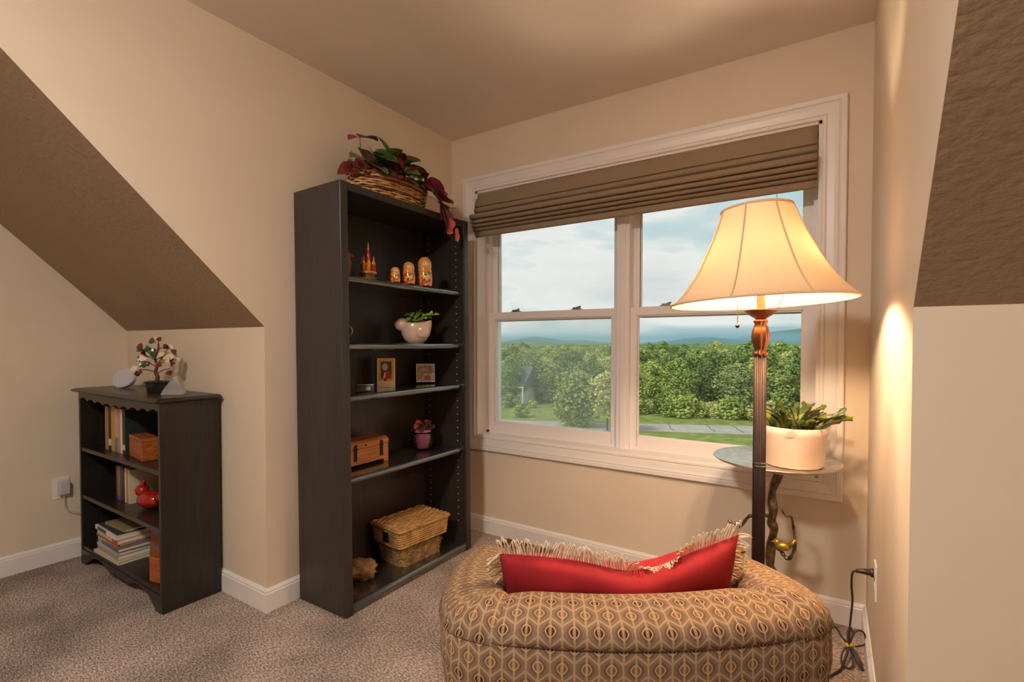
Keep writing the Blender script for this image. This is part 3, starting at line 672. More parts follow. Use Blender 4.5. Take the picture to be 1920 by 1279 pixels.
# ================================================================== armchair (seen from behind)
CH_R = .607; CO = (1.745-.012*math.cos(CH_R), -1.463-.012*math.sin(CH_R))
def fabric(name):
    m = bpy.data.materials.new(name); m.use_nodes = True; t = m.node_tree; p = t.nodes['Principled BSDF']
    p.inputs['Roughness'].default_value = .85; p.inputs['Specular IOR Level'].default_value = .2
    uv = nn(t, 'ShaderNodeUVMap'); sp = nn(t, 'ShaderNodeSeparateXYZ'); lk(t, uv, 'UV', sp, 0)
    def mth(op, a, b=None, c=None):
        n = nn(t, 'ShaderNodeMath', operation=op)
        for i, q in enumerate((a, b, c)):
            if q is None: continue
            if isinstance(q, (int, float)): n.inputs[i].default_value = q
            else: t.links.new(q, n.inputs[i])
        return n.outputs[0]
    U = mth('MULTIPLY', sp.outputs[0], 1/.047); V = mth('MULTIPLY', sp.outputs[1], 1/.078)
    wob = nn(t, 'ShaderNodeTexNoise'); wob.inputs['Scale'].default_value = 40; lk(t, uv, 'UV', wob, 'Vector')
    U = mth('ADD', U, mth('MULTIPLY', mth('SUBTRACT', wob.outputs['Fac'], .5), .10))
    def dist(off):
        fu = mth('ABSOLUTE', mth('SUBTRACT', mth('FRACT', mth('ADD', U, off)), .5)); fv = mth('ABSOLUTE', mth('SUBTRACT', mth('FRACT', mth('ADD', V, off)), .5))
        w2 = mth('POWER', mth('MULTIPLY', fv, 1.45), 2)
        e1 = mth('SQRT', mth('ADD', mth('POWER', fu, 2), w2)); e2 = mth('SQRT', mth('ADD', mth('POWER', mth('SUBTRACT', 1.0, fu), 2), w2))
        fw_ = mth('MULTIPLY', fv, 1.5); eye = mth('ADD', mth('MULTIPLY', mth('SQRT', mth('ADD', mth('POWER', fu, 2), mth('POWER', fw_, 2))), .66), mth('MULTIPLY', mth('ADD', fu, fw_), .30))
        return e1, e2, eye
    (dA, dA2, eA), (dB, dB2, eB) = dist(0.), dist(.5)
    isA = mth('LESS_THAN', dA, dB)
    same = mth('MINIMUM', mth('SUBTRACT', dA2, dA), mth('SUBTRACT', dB2, dB))
    edge = mth('MINIMUM', mth('ABSOLUTE', mth('SUBTRACT', dA, dB)), same)
    d = mth('MINIMUM', eA, eB)
    def mix(f, a, b):
        n = nn(t, 'ShaderNodeMix', data_type='RGBA')
        if isinstance(f, (int, float)): n.inputs['Factor'].default_value = f
        else: t.links.new(f, n.inputs['Factor'])
        for key, q in (('A', a), ('B', b)):
            if isinstance(q, tuple): n.inputs[key].default_value = q
            else: t.links.new(q, n.inputs[key])
        return n.outputs['Result']
    def sstep(x, lo, hi):
        n = nn(t, 'ShaderNodeMapRange', interpolation_type='SMOOTHSTEP'); t.links.new(x, n.inputs['Value']); n.inputs['From Min'].default_value = lo; n.inputs['From Max'].default_value = hi; return n.outputs['Result']
    nz = nn(t, 'ShaderNodeTexNoise'); nz.inputs['Scale'].default_value = 700; nz.inputs['Detail'].default_value = 2; lk(t, uv, 'UV', nz, 'Vector')
    wv = nn(t, 'ShaderNodeTexWave', bands_direction='Y'); wv.inputs['Scale'].default_value = 210; wv.inputs['Distortion'].default_value = 1.5; lk(t, uv, 'UV', wv, 'Vector')
    ground = mix(wv.outputs['Fac'], C(116, 90, 74), C(144, 116, 98))
    olive = mix(wv.outputs['Fac'], C(96, 76, 54), C(120, 96, 70))
    base = mix(sstep(d, .30, .36), olive, ground)
    core = mix(isA, C(140, 96, 64), C(70, 30, 20))
    core = mix(mth('MULTIPLY', nz.outputs['Fac'], .5), core, C(60, 32, 22))
    ringc = mix(sstep(d, .098, .105), C(192, 158, 126), C(192, 158, 126))
    col = mix(sstep(d, .175, .185), core, ringc)
    col = mix(sstep(d, .22, .232), col, C(96, 70, 52))
    col = mix(sstep(d, .243, .255), col, base)
    line = mth('SUBTRACT', 1.0, sstep(edge, .045, .10))
    line = mth('MULTIPLY', line, sstep(nz.outputs['Fac'], .3, .55))
    col = mix(mth('MULTIPLY', line, .8), col, C(196, 166, 118))
    t.links.new(col, p.inputs['Base Color'])
    bu = nn(t, 'ShaderNodeBump'); bu.inputs['Strength'].default_value = .5; bu.inputs['Distance'].default_value = .0015
    hsum = mth('ADD', mth('MULTIPLY', wv.outputs['Fac'], .5), mth('ADD', nz.outputs['Fac'], mth('MULTIPLY', line, .8)))
    t.links.new(hsum, bu.inputs['Height']); lk(t, bu, 'Normal', p, 'Normal'); return m
fab = fabric('woven ogee upholstery')
ac = thing('armchair', 'tub armchair in brown ogee-patterned fabric, seen from behind', 'armchair', (CO[0], CO[1], 0), CH_R)
half = [(.362, .59), (.406, .49), (.432, .36), (.438, .22), (.43, .11), (.402, .035), (.345, -.005), (.235, -.030), (.115, -.045), (0, -.05)]
path = [(x, y) for x, y in half]+[(-x, y) for x, y in reversed(half[:-1])]
path = [Vector((q.x, q.y)) for q in spline([(x, y, 0) for x, y in path], 8)]
npth = len(path); nrm = []
for i in range(npth):
    d = (path[min(i+1, npth-1)]-path[max(i-1, 0)]).normalized(); nrm.append(Vector((-d.y, d.x)))     # to be pointed inwards
cen = Vector((0, .3))
nrm = [n if n.dot(cen-p_) > 0 else -n for n, p_ in zip(nrm, path)]
arc = [0.]
for i in range(1, npth): arc.append(arc[-1]+(path[i]-path[i-1]).length)
def ridge_h(p_):      # height of the padded rim: high at the back, lower at the arm fronts
    v = max(0, p_.y+.03); return .622-.075*min(1, v/.5)**1.2
def shell(profile, name, uv0=0., i0=0, i1=None, cap=9, mild=()):
    """profile(h) -> list of (inward offset, z)"""
    rows = []; uvs = []
    i1 = npth-1 if i1 is None else i1
    for i in range(i0, i1+1):
        h = ridge_h(path[i]); pr = profile(h); e = min(i-i0, i1-i); k = min(1, (e/cap)); k = math.sqrt(1-(1-k)**2)
        soft = ('a' in mild and i-i0 < i1-i) or ('b' in mild and i-i0 >= i1-i); om, zm = ((.86, .90) if name == 'arm_pad' else (.5, .87)) if soft else (.25, .80)
        mid = .075; row_ = []; L = uv0; uu = []
        for j, (o_, z) in enumerate(pr):
            oo_ = mid+(o_-mid)*(om+(1-om)*k); zz = z if z < .2 else .2+(z-.2)*(zm+(1-zm)*k)
            q = path[i]+nrm[i]*oo_; row_.append((q.x, q.y, zz))
            if j: L += math.hypot(pr[j][0]-pr[j-1][0], pr[j][1]-pr[j-1][1])
            uu.append((arc[i], L))
        rows.append(row_); uvs.append(uu)
    mb = MB().grid(rows); me = bpy.data.meshes.new(name); me.from_pydata(mb.v, [], mb.f)
    fu = [q for r_ in uvs for q in r_]; ul = me.uv_layers.new(name='UVMap')
    for lp in me.loops: ul.data[lp.index].uv = fu[lp.vertex_index]
    for q in me.polygons: q.use_smooth = True
    me.materials.append(fab); o = link(name, me, ac); return o
def outer_prof(h):
    s = h-.05; return [(.06, .07), (.045, .15), (.024, .28), (.006, .42), (-.002, .5*(s+.42)), (.0, s-.006), (.004, s)]
def roll_prof(h, w=.088, top=.038):
    s = h-.05; out = [(.004, s-.002), (-.004, s+.006)]
    for i in range(0, 15):
        a = PI-PI*i/14; out.append((.081+(w-.004)*math.cos(a)*(1 if i < 7 else .92), s+.014+top*math.sin(a)**.85))
    out += [(.162, s-.01), (.163, s-.05), (.168, .42), (.172, .36)]; return out
def arm_prof(h): return roll_prof(h-.004, .083, .046)
shell(outer_prof, 'outer_shell')
ia = next(i for i in range(npth) if path[i].y < .1 and path[i].x < .352); ib = npth-1-ia
shell(lambda h: roll_prof(h-.004, .091, .04), 'back_pad', .62, ia-3, ib+3, 12, ('a', 'b'))
shell(arm_prof, 'arm_pad', .645, 0, ia+5, 7, ('b',)); shell(arm_prof, 'arm_pad', .645, ib-5, npth-1, 7, ('a',))
MB().tube([(*(path[i]+nrm[i]*.003), ridge_h(path[i])-.052) for i in range(9, npth-9)], .0022, 6).build('seam_cord', M('seam thread', (98, 72, 54), .8), ac, smooth=True)
# seat deck, cushion, front rail, legs
inner = [path[i]+nrm[i]*.15 for i in range(npth)]
deck = [(q.x, q.y) for q in inner[4:-4]]
MB().prism(deck, 'z', .08, .30).build('seat_deck', fab, ac)
cu = MB(); rg = []
sh_ = [path[i]+nrm[i]*.168 for i in range(6, npth-6, 2)]
sh_ = [Vector((q.x, min(q.y, .56))) for q in sh_]
fr_ = [Vector((x, .62-.05*abs(x)/.25)) for x in np.linspace(-.22, .22, 9)]
loop = sh_+fr_; cc = Vector((0, .3))
for sc_, z in ((.9, .30), (.985, .315), (1, .36), (.985, .40), (.9, .425), (.6, .437), (.3, .44)):
    rg.append([(*(cc+(q-cc)*sc_), z) for q in loop])
vs = [q for r_ in rg for q in r_]; n_ = len(loop)
fs = [(i*n_+j, i*n_+(j+1) % n_, (i+1)*n_+(j+1) % n_, (i+1)*n_+j) for i in range(len(rg)-1) for j in range(n_)]+[tuple(range((len(rg)-1)*n_, len(rg)*n_)), tuple(reversed(range(n_)))]
so = cu.add(vs, fs).build('seat_cushion', fab, ac, smooth=True)
for o in (so, bpy.data.objects['seat_deck']):
    me = o.data; ul = me.uv_layers.new(name='UVMap')
    for lp in me.loops:
        c_ = me.vertices[lp.vertex_index].co; ul.data[lp.index].uv = (c_.x, c_.y+c_.z)
legm = M('dark chair leg', (60, 42, 32), .4)
for (x, y) in ((-.3, .06), (.3, .06), (-.31, .5), (.31, .5)):
    MB().lathe([(0, 0), (.02, 0), (.028, .085), (0, .085)], 12, (x, y, 0)).build('leg', legm, ac)

# ================================================================== red fringed pillow
pil_m = M('red cotton', (166, 39, 44), .8, col2=(144, 32, 38), ns=9, detail=4, bump=.3, bs=300, spec=.2, bdist=.0006)
fri_m = M('tan fringe', (236, 216, 190), .7, col2=(214, 186, 154), ns=80)
pt = thing('throw_pillow', 'red throw pillow with looped tan fringe lying in the armchair', 'pillow')
PW, PH, PT = .59, .40, .085
ex = Vector((math.cos(CH_R), math.sin(CH_R), 0)); ey = Vector((-math.sin(CH_R), math.cos(CH_R), 0))
org = Vector((1.745, -1.463, 0))
def pill(u, v, s):
    """u,v in -1..1 over the pillow face, s = side (-1 towards the camera, 1 away)"""
    eu, ev = 1-abs(u)**2.6, 1-abs(v)**2.6
    th = PT*max(0, eu*ev)**.45
    x = u*PW/2*(1-.05*(1-abs(v))*abs(u)); z = v*PH/2*(1-.07*(1-abs(u)**2)*(1 if v > 0 else .3)*abs(v))
    top = max(0, v)
    sagz = -.028*top*math.exp(-((u-.12)/.42)**2)+.030*top*max(0, u)**2.2+.012*top*max(0, -u)
    crease = .004*math.sin(u*7+v*3)*eu*ev
    lean = (v+1)/2
    yy = .262-.10*lean+.05*max(0, u)*lean+s*(th+crease)
    return org+ex*(x-.018)+ey*yy+Vector((0, 0, .462+.2*(z/(PH/2)+1)/2*1.0+sagz+.0))
N1, N2 = 40, 26
for_mesh = MB()
for s in (-1, 1):
    for_mesh.grid([[pill(-1+2*i/N1, -1+2*j/N2, s) for j in range(N2+1)] for i in range(N1+1)])
for_mesh.build('cushion', pil_m, pt, smooth=True)
fr2 = MB(); r6 = random.Random(3)
def loopf(base, along, out, L, w, droop):
    p0 = base-along*w; p3 = base+along*w; dn = Vector((0, 0, -1))
    pts = [p0, p0+out*L*.55+dn*droop*.2, base+out*L+along*r6.uniform(-.006, .006)+dn*droop, p3+out*L*.55+dn*droop*.2, p3]
    fr2.tube(spline(pts, 3), .0014, 4, False)
nt_ = 96
for i in range(nt_):
    u = -1+2*(i+.5)/nt_; b = pill(u, .985, 0); al = (pill(min(1, u+.02), .985, 0)-pill(max(-1, u-.02), .985, 0)).normalized()
    flat = math.exp(-((u-.28)/.2)**2)
    out = (Vector((0, 0, 1))*(1-.95*flat)+ey*(-.1-.7*flat+r6.uniform(-.2, .2))+al*(.35*math.sin(u*9)+r6.uniform(-.15, .15))).normalized()
    loopf(b, al, out, r6.uniform(.036, .044)*(1-.35*flat), r6.uniform(.0032, .0045), .002+.012*flat)
for s in (-1, 1):
    for i in range(46):
        v = -1+2*(i+.5)/46; b = pill(s*.985, v, 0); al = (pill(s*.985, min(1, v+.03), 0)-pill(s*.985, max(-1, v-.03), 0)).normalized()
        out = (ex*s+Vector((0, 0, 1))*r6.uniform(-.5, .4)+ey*r6.uniform(-.5, .2)).normalized()
        loopf(b, al, out, r6.uniform(.03, .042), r6.uniform(.003, .005), .006)
tag(fr2.build('fringe', fri_m, pt, smooth=True), kind='stuff')

# ================================================================== outlets, adapter, cords, floor vent
pl_m = M('white plastic plate', (226, 218, 212), .35); ad_m = M('grey white adapter', (190, 184, 182), .4)
def outlet(name, label, loc, rz):
    o = thing(name, label, 'wall outlet', loc, rz)       # local: plate in the y-z plane facing +x
    MB().box(0, .005, -.035, .035, -.057, .057).build('cover_plate', pl_m, o, bevel=.003)
    for z in (-.02, .02):
        q = MB().lathe([(.0, 0), (.0165, 0), (.0165, .0015), (0, .0015)], 20).xf(Matrix.Translation((.005, 0, z)) @ Matrix.Rotation(PI/2, 4, 'Y')).build('socket', pl_m, o)
        for s in (-1, 1): MB().box(.0064, .0068, s*.006-.001, s*.006+.001, z-.004, z+.004).build('slot', M('slot dark', (30, 28, 26), .6), q)
    MB().sphere((.005, 0, .0), (.0012, .003, .003), 8, 5).build('screw', pl_m, o); return o
outlet('wall_outlet', 'white wall outlet on the far left wall behind the adapter', (XL, -1.551, .389), 0)
outlet('wall_outlet', 'white wall outlet low on the right wall above the lamp cord', (WX, -.495, .4), PI)
ada = thing('power_adapter', 'small grey power adapter plugged in at the far left wall', 'adapter', (XL+.0065, -1.545, .392))
MB().box(.001, .036, -.024, .024, -.036, .036).build('adapter_body', ad_m, ada, bevel=.008, bseg=3)
MB().tube(spline([(.018, 0, -.036), (.02, 0, -.06), (.018, .004, -.1), (.02, .02, -.13), (.02, .05, -.145), (.016, .07, -.165), (.014, .1, -.22)], 6), .0024, 6).build('cable', ad_m, ada, smooth=True)
cordm = M('dark brown lamp cord', (44, 32, 28), .5)
lc = thing('lamp_cord', 'dark lamp cord plugged in at the right wall and bundled on the carpet', 'power cord', (2.11, -.25, .0))
def LP(pts): return [(x-2.11, y+.25, z) for x, y, z in pts]
MB().tube(LP([(WX-.0065, -.497, .424), (WX-.014, -.497, .424), (WX-.016, -.497, .424), (2.128, -.498, .423), (2.112, -.499, .42)]), [.014, .014, .0105, .008, .005], 10).build('plug', cordm, lc, smooth=True)
BN = (2.104, -.27, .055)
MB().tube(spline(LP([(2.115, -.499, .421), (2.104, -.498, .412), (2.102, -.49, .37), (2.106, -.46, .30), (2.103, -.38, .18), (2.104, -.30, .09), BN]), 6), .0036, 6).build('cord', cordm, lc, smooth=True)
for k, lp in enumerate(([(0, 0, 0), (.02, .02, .045), (.045, .03, .045), (.05, .02, .01), (.02, 0, 0)], [(0, 0, 0), (.012, -.02, -.02), (.03, -.04, -.045), (.038, -.035, -.04), (.018, -.01, -.012), (0, 0, 0)],
                        [(0, 0, 0), (-.02, -.03, -.02), (-.022, -.06, -.045), (0, -.07, -.048), (.012, -.05, -.035), (0, 0, 0)], [(0, 0, 0), (-.004, .015, .03), (.005, .03, .05), (.012, .02, .03), (0, 0, 0)],
                        [(0, 0, 0), (.016, -.024, -.02), (.034, -.05, -.05), (.04, -.045, -.048), (.02, -.012, -.015), (0, 0, 0)])):
    MB().tube(spline(LP([(BN[0]+a, BN[1]+b, max(.006, BN[2]+c)) for a, b, c in lp]), 6), .0034, 6).build('cord_loop', cordm, lc, smooth=True)
MB().tube(spline(LP([BN, (2.095, -.31, .03), (2.08, -.36, .008), (2.06, -.40, .005), (2.03, -.45, .005), (2.0, -.47, .005), (1.95, -.5, .005), (1.90, -.6, .005), (1.87, -.72, .006)]), 6), .0042, 6).build('cord', cordm, lc, smooth=True)
MB().tube(spline(LP([BN, (2.085, -.24, .06), (2.06, -.2, .075), (2.03, -.17, .05), (1.98, -.15, .006)]), 6), .0036, 6).build('cord', cordm, lc, smooth=True)
MB().tube(LP([(BN[0]-.01, BN[1]-.004, BN[2]-.004), (BN[0]+.013, BN[1]+.006, BN[2]+.001)]), .0085, 8).build('twist_tie', M('yellow twist tie', (206, 160, 40), .5), lc, smooth=True)
vt = thing('floor_vent', 'brown slatted floor vent by the window wall behind the armchair', 'floor vent', (.62, -.078, 0))
vm = M('brown vent metal', (112, 92, 74), .45, .3)
vf = MB(); vf.box(-.18, .18, -.058, -.047, 0, .006); vf.box(-.18, .18, .047, .058, 0, .006); vf.box(-.18, -.165, -.047, .047, 0, .006); vf.box(.165, .18, -.047, .047, 0, .006); vf.box(-.004, .004, -.047, .047, 0, .005)
vf.build('vent_frame', vm, vt)
MB().box(-.165, .165, -.047, .047, .0003, .001).build('duct_opening', M('duct dark', (24, 20, 18), .8), vt)
sl0 = MB().box(-.0025, .0025, -.046, .046, .001, .0045).build('slat', vm, vt, loc=(-.155, 0, 0), rot=(0, 0, 0))
for i in range(1, 26): dupo(sl0, vt, (-.155+i*.0124, 0, 0))
# ================================================================== things on the tall bookcase
FZ = .77        # turn of things that face the camera side: local x runs to the viewer's right
def lean(x, z): return x-.012*z
# ---- woven basket with trailing plant on top
wick = M('honey wicker', (226, 182, 118), .5, col2=(176, 128, 76), ns=30, rand=.15)
wickd = M('brown wicker', (150, 98, 60), .6, col2=(86, 52, 32), ns=30)
bp = thing('plant_basket', 'oval wicker basket of trailing red and green foliage on top of the tall bookcase', 'plant basket', (.165, -.685, BH-.001), PI/2)
A_, B_ = .235, .118
def oval(a, q, z): return (A_*q*math.cos(a), B_*q*math.sin(a), z)
nst = 30
st0 = MB().tube([(0, 0, .004), (0, 0, .112)], .0032, 6).build('stake', wickd, bp, loc=oval(0, .93, 0))
for i in range(1, nst): dupo(st0, bp, oval(2*PI*i/nst, .93, 0))
for j in range(10):
    z = .008+j*.0108; q = .86+.12*math.sin(min(1, j/8)*PI/2); pts = []
    for i in range(241):
        a = 2*PI*i/240; w_ = .026*math.cos(a*nst/2+(PI if j % 2 else 0)); pts.append(oval(a, q+w_, z+.012*math.cos(2*a)*j/13*0))
    MB().tube(pts, .0052, 6, False).build('weaver', wick if 1 < j < 9 and j % 4 else (wick if j % 2 else wickd), bp, smooth=True)
rm = []
for k in range(2):
    MB().tube([(A_*(1.0+.02*math.cos(a*24+k*PI))*math.cos(a), B_*(1.0+.03*math.cos(a*24+k*PI))*math.sin(a), .117+.004*math.sin(a*24+k*PI)) for a in [2*PI*i/240 for i in range(241)]], .0058, 6, False).build('rim', wickd, bp, smooth=True)
MB().lathe([(0, .07), (.9, .07), (.9, .095), (0, .11)], 40, sx=A_, sy=B_).build('moss_fill', M('dark moss', (60, 62, 40), .95, col2=(40, 40, 28), ns=60, bump=.8, bs=90, bdist=.006), bp)
def leaf_mesh(name, mat, w=.03, l=.055, fold=.25, lobes=False):
    rows = []; n = 9
    for i in range(n):
        u = i/(n-1); ww = w*(math.sin(PI*u**.62)**.8 if 0 < u < 1 else 0)*(1+(.18*math.sin(u*20) if lobes else 0))
        rows.append([(ww*k/3, u*l, -abs(k)/3*ww*fold*-1-.012*u*u*(l/.055)) for k in range(-3, 4)])
    mb = MB().grid(rows); me = bpy.data.meshes.new(name); me.from_pydata(mb.v, [], mb.f)
    for q in me.polygons: q.use_smooth = True
    me.materials.append(mat); return me
lg = M('dark green leaf', (108, 132, 66), .4, col2=(74, 102, 54), ns=40, rand=.2); lr = M('burgundy leaf', (146, 50, 60), .4, col2=(104, 36, 48), ns=40, rand=.2)
lp_ = M('pink young leaf', (214, 104, 98), .45, col2=(190, 84, 84), ns=40); lb_ = M('bronze leaf', (92, 54, 40), .42, col2=(70, 62, 38), ns=40, rand=.2)
LM = {k: leaf_mesh('leaf', m_, .044, .082) for k, m_ in (('g', lg), ('r', lr), ('p', lp_), ('b', lb_))}
def put_leaf(par, mesh, pos, d, up, s, name='leaf'):
    y_ = Vector(d).normalized(); z_ = Vector(up); z_ = (z_-y_*z_.dot(y_)); z_ = z_.normalized() if z_.length > 1e-4 else Vector((1, 0, 0)); x_ = y_.cross(z_)
    o = link(name, mesh, par); m4 = Matrix((x_, y_, z_)).transposed().to_4x4(); m4.translation = Vector(pos); o.matrix_local = m4 @ Matrix.Scale(s, 4); return o
r8 = random.Random(21)
stm = M('reddish stem', (126, 84, 54), .6)
# local axes: x = along the bookcase front (towards the window), -y = out of the shelf front
def vine(pts, cols, s0=1., every=1, r=.0018, nm='stem'):
    q = spline(pts, 5); MB().tube(q, [r]*len(q), 5).build(nm, stm, bp, smooth=True)
    for i, c in enumerate(cols):
        u = int((i+1)/len(cols)*(len(q)-1)); d = (q[u]-q[max(0, u-2)]).normalized()
        dd = d*.5+Vector((r8.uniform(-.6, .6), r8.uniform(-.9, .1), r8.uniform(-.5, .4)))
        put_leaf(bp, LM[c], q[u], dd, (r8.uniform(-.4, .4), -.75, .7), s0*r8.uniform(.8, 1.15))
# dense mound
for i in range(84):
    a = r8.uniform(0, 2*PI); q = r8.uniform(.1, 1.0); x = A_*q*math.cos(a)*.92; y = B_*q*math.sin(a)*.9
    hgt = .115+.125*(1-(x/A_)**2)*r8.uniform(.25, 1.0)*(1.2-.3*q)
    c = 'r' if x < -.11 or (x > .13) else r8.choice('gggggbr')
    put_leaf(bp, LM[c], (x, y, hgt), (x*2.2+r8.uniform(-.5, .5), y*2.5+r8.uniform(-.8, .15), r8.uniform(-.35, .35)), (r8.uniform(-.4, .4), -.7, .8), r8.uniform(.85, 1.35))
for i in range(8):
    x = -.2+.42*i/7; put_leaf(bp, LM[r8.choice('grrb')], (x, -B_*.9, .13), (r8.uniform(-.5, .5), -1, -.35), (0, -.5, .8), r8.uniform(.9, 1.2))
# tall left sprig with a dark top leaf
vine([(-.16, -.02, .14), (-.20, -.03, .2), (-.215, -.04, .24), (-.225, -.05, .262)], '', 1)
put_leaf(bp, LM['b'], (-.225, -.05, .262), (.9, -.1, .35), (0, -.3, 1), 1.25); put_leaf(bp, LM['r'], (-.225, -.05, .262), (-.9, -.1, -.25), (0, -.3, 1), .9); put_leaf(bp, LM['b'], (-.205, -.035, .222), (.1, -.6, -.7), (0, -.8, .4), .9)
vine([(-.17, -.04, .14), (-.235, -.06, .12), (-.28, -.07, .125), (-.31, -.08, .145)], '', 1)
put_leaf(bp, LM['g'], (-.30, -.075, .145), (1, -.3, .3), (0, -.5, .8), .9)
vine([(-.18, -.03, .15), (-.23, -.03, .17), (-.265, -.04, .19)], '', 1)
# right sprigs
vine([(.12, -.02, .15), (.165, -.03, .21), (.19, -.04, .235)], '', 1); put_leaf(bp, LM['r'], (.19, -.04, .24), (.35, -.2, -.9), (.6, -.6, .3), 1.3)
# trailing vines over the right end and front
vine([(.15, -.05, .11), (.2, -.09, .13), (.213, -.14, .09), (.222, -.172, .03), (.228, -.188, -.03)], 'rrrrrb', 1.15)
vine([(.16, -.04, .11), (.21, -.06, .14), (.235, -.12, .09), (.24, -.165, .03)], 'rrrr', 1.2)
vine([(.14, -.08, .1), (.175, -.15, .06), (.195, -.184, .0), (.21, -.19, -.06), (.222, -.192, -.1), (.25, -.196, -.125)], '', 1, r=.0014)
vine([(.228, -.185, -.02), (.245, -.192, -.06), (.25, -.192, -.085), (.27, -.194, -.105), (.285, -.196, -.125)], '', 1, r=.0014)
for (x, z, dx, dz, s) in ((.232, -.03, -.1, -1, .82), (.238, -.08, -.5, -.6, .5), (.268, -.085, .8, -.3, .5), (.275, -.105, .7, -.8, .55)): put_leaf(bp, LM['p'], (x, -.2, z), (dx, -.1, dz), (0, -1, .1), s)
vine([(.213, -.191, -.08), (.2, -.194, -.11)], '', 1, r=.0014)

# ---- top tier: castle, three nesting dolls, carved figure
lac = lambda n, c, c2=None, ns=30: M(n, c, .22, col2=c2, ns=ns, coat=.4)
ory = lac('gilt orange lacquer', (226, 158, 62), (188, 104, 40)); rdl = lac('red lacquer', (186, 36, 34)); bkl = lac('black gilt lacquer', (40, 30, 24), (130, 96, 40), 90); crl = lac('cream lacquer', (232, 206, 162)); gnl = lac('green lacquer', (84, 124, 52))
ca = thing('castle_ornament', 'painted wooden castle ornament with red and gold spires', 'ornament', (lean(.255, SH[0]), -.885, SH[0]))
ca.scale = (1.12,)*3
MB().lathe([(0, 0), (.036, 0), (.038, .005), (.031, .009), (.028, .014), (.034, .02), (.036, .024), (0, .024)], 24).build('base', bkl, ca, smooth=True)
MB().lathe([(0, .024), (.034, .024), (.035, .03), (.032, .034), (0, .034)], 24).build('platform', ory, ca, smooth=True)
MB().lathe([(.012, .062), (.012, .07), (.011, .072), (.010, .082), (.0075, .085), (.009, .1), (.006, .112), (.003, .12), (.005, .128), (.002, .134), (.0035, .139), (.0, .156)], 16).build('central_tower', rdl, ca, smooth=True)
MB().lathe([(.0165, .033), (.0165, .058), (.021, .061), (.021, .066), (0, .069)], 16).build('drum', ory, ca, smooth=True)
MB().lathe([(.004, .121), (.0055, .128), (.0025, .134), (.004, .139), (.0, .157)], 12).build('gilt_finial', ory, ca, smooth=True)
for k in range(7):
    a = 2*PI*k/7+.3; x, y = .0245*math.cos(a), .0245*math.sin(a); mt = (rdl, ory, ory, crl)[k % 4]
    tw = MB().lathe([(.0058, .033), (.0058, .056), (.0072, .058), (.005, .061)], 12, (x, y, 0)).build('turret', mt, ca, smooth=True)
    MB().lathe([(.004, .06), (.0075, .066), (.006, .072), (.0016, .079), (.0011, .092), (0, .098)], 12, (x, y, 0)).build('onion_dome', rdl if k == 3 else ory, tw, smooth=True)
def doll(y, r, h, label, x=.297):
    d = thing('nesting_doll', label, 'nesting doll', (lean(x, SH[0]), y, SH[0]), FZ, 'nesting dolls on the top shelf')
    pf = [(0, 0), (.86, 0), (.93, .02), (1.0, .16), (1.0, .34), (.93, .5), (.88, .58), (.9, .7), (.84, .82), (.66, .92), (.36, .98), (0, 1)]
    sp_ = [(max(0, q.x), q.z) for q in spline([(a, 0, b) for a, b in pf], 3)]
    MB().lathe([(a*r, b*h) for a, b in sp_ if b <= .53], 28).build('body', M('doll floral red', (196, 44, 34), .22, col2=(226, 160, 70), ns=55, coat=.4, con=(.45, .52), detail=1), d, smooth=True)
    MB().lathe([(a*r*1.004, b*h) for a, b in sp_ if b >= .42], 28).build('headscarf', lac('doll gold scarf', (222, 160, 70), (206, 132, 58), 40), d, smooth=True)
    MB().sphere((.12*r, -.62*r, .74*h), (.5*r, .36*r, .13*h), 16, 10).build('face', lac('doll face', (236, 196, 150)), d, smooth=True)
    MB().sphere((.12*r, -.66*r, .82*h), (.46*r, .3*r, .06*h), 14, 8).build('hair', lac('doll hair', (206, 150, 44)), d, smooth=True)
    for s in (-1, 1): MB().sphere((.12*r+s*.17*r, -.965*r, .755*h), (.07*r, .04*r, .016*h), 8, 5).build('eye', lac('doll eye', (50, 34, 26)), d)
    MB().sphere((.12*r, -.985*r, .69*h), (.09*r, .03*r, .012*h), 8, 5).build('mouth', rdl, d)
    MB().sphere((.1*r, -.68*r, .28*h), (.55*r, .4*r, .2*h), 16, 10).build('apron', lac('doll apron', (240, 206, 120), (226, 180, 96), 30), d, smooth=True)
    for (u, v, mt) in ((.45, .42, gnl), (.1, .36, gnl), (.55, .18, rdl), (-.1, .2, rdl), (.2, .12, gnl)): MB().sphere((u*r, -1.02*r*math.sqrt(max(.1, 1-u*u)), v*h), (.2*r, .08*r, .05*h), 8, 6).build('painted_flower', mt, d, smooth=True)
doll(-.757, .0235, .072, 'smallest of the three painted nesting dolls'); doll(-.667, .031, .109, 'middle-sized of the three painted nesting dolls'); doll(-.553, .039, .15, 'largest of the three painted nesting dolls')
wf_ = thing('carved_figure', 'small carved wooden figure at the left end of the top tier', 'figurine', (lean(.21, SH[0]), -.962, SH[0]), FZ)
wd = M('carved brown wood', (176, 108, 62), .55, col2=(136, 78, 44), ns=20, nmap=(6, 6, 1))
MB().lathe([(0, 0), (.018, 0), (.018, .012), (.009, .02), (.013, .05), (.016, .075), (.009, .088), (.013, .1), (.011, .115), (0, .124)], 16).build('carved_body', wd, wf_, smooth=True)
MB().tube([(.004, 0, .102), (.016, 0, .108), (.026, 0, .1)], [.01, .008, .003], 8).build('carved_beak', wd, wf_, smooth=True)

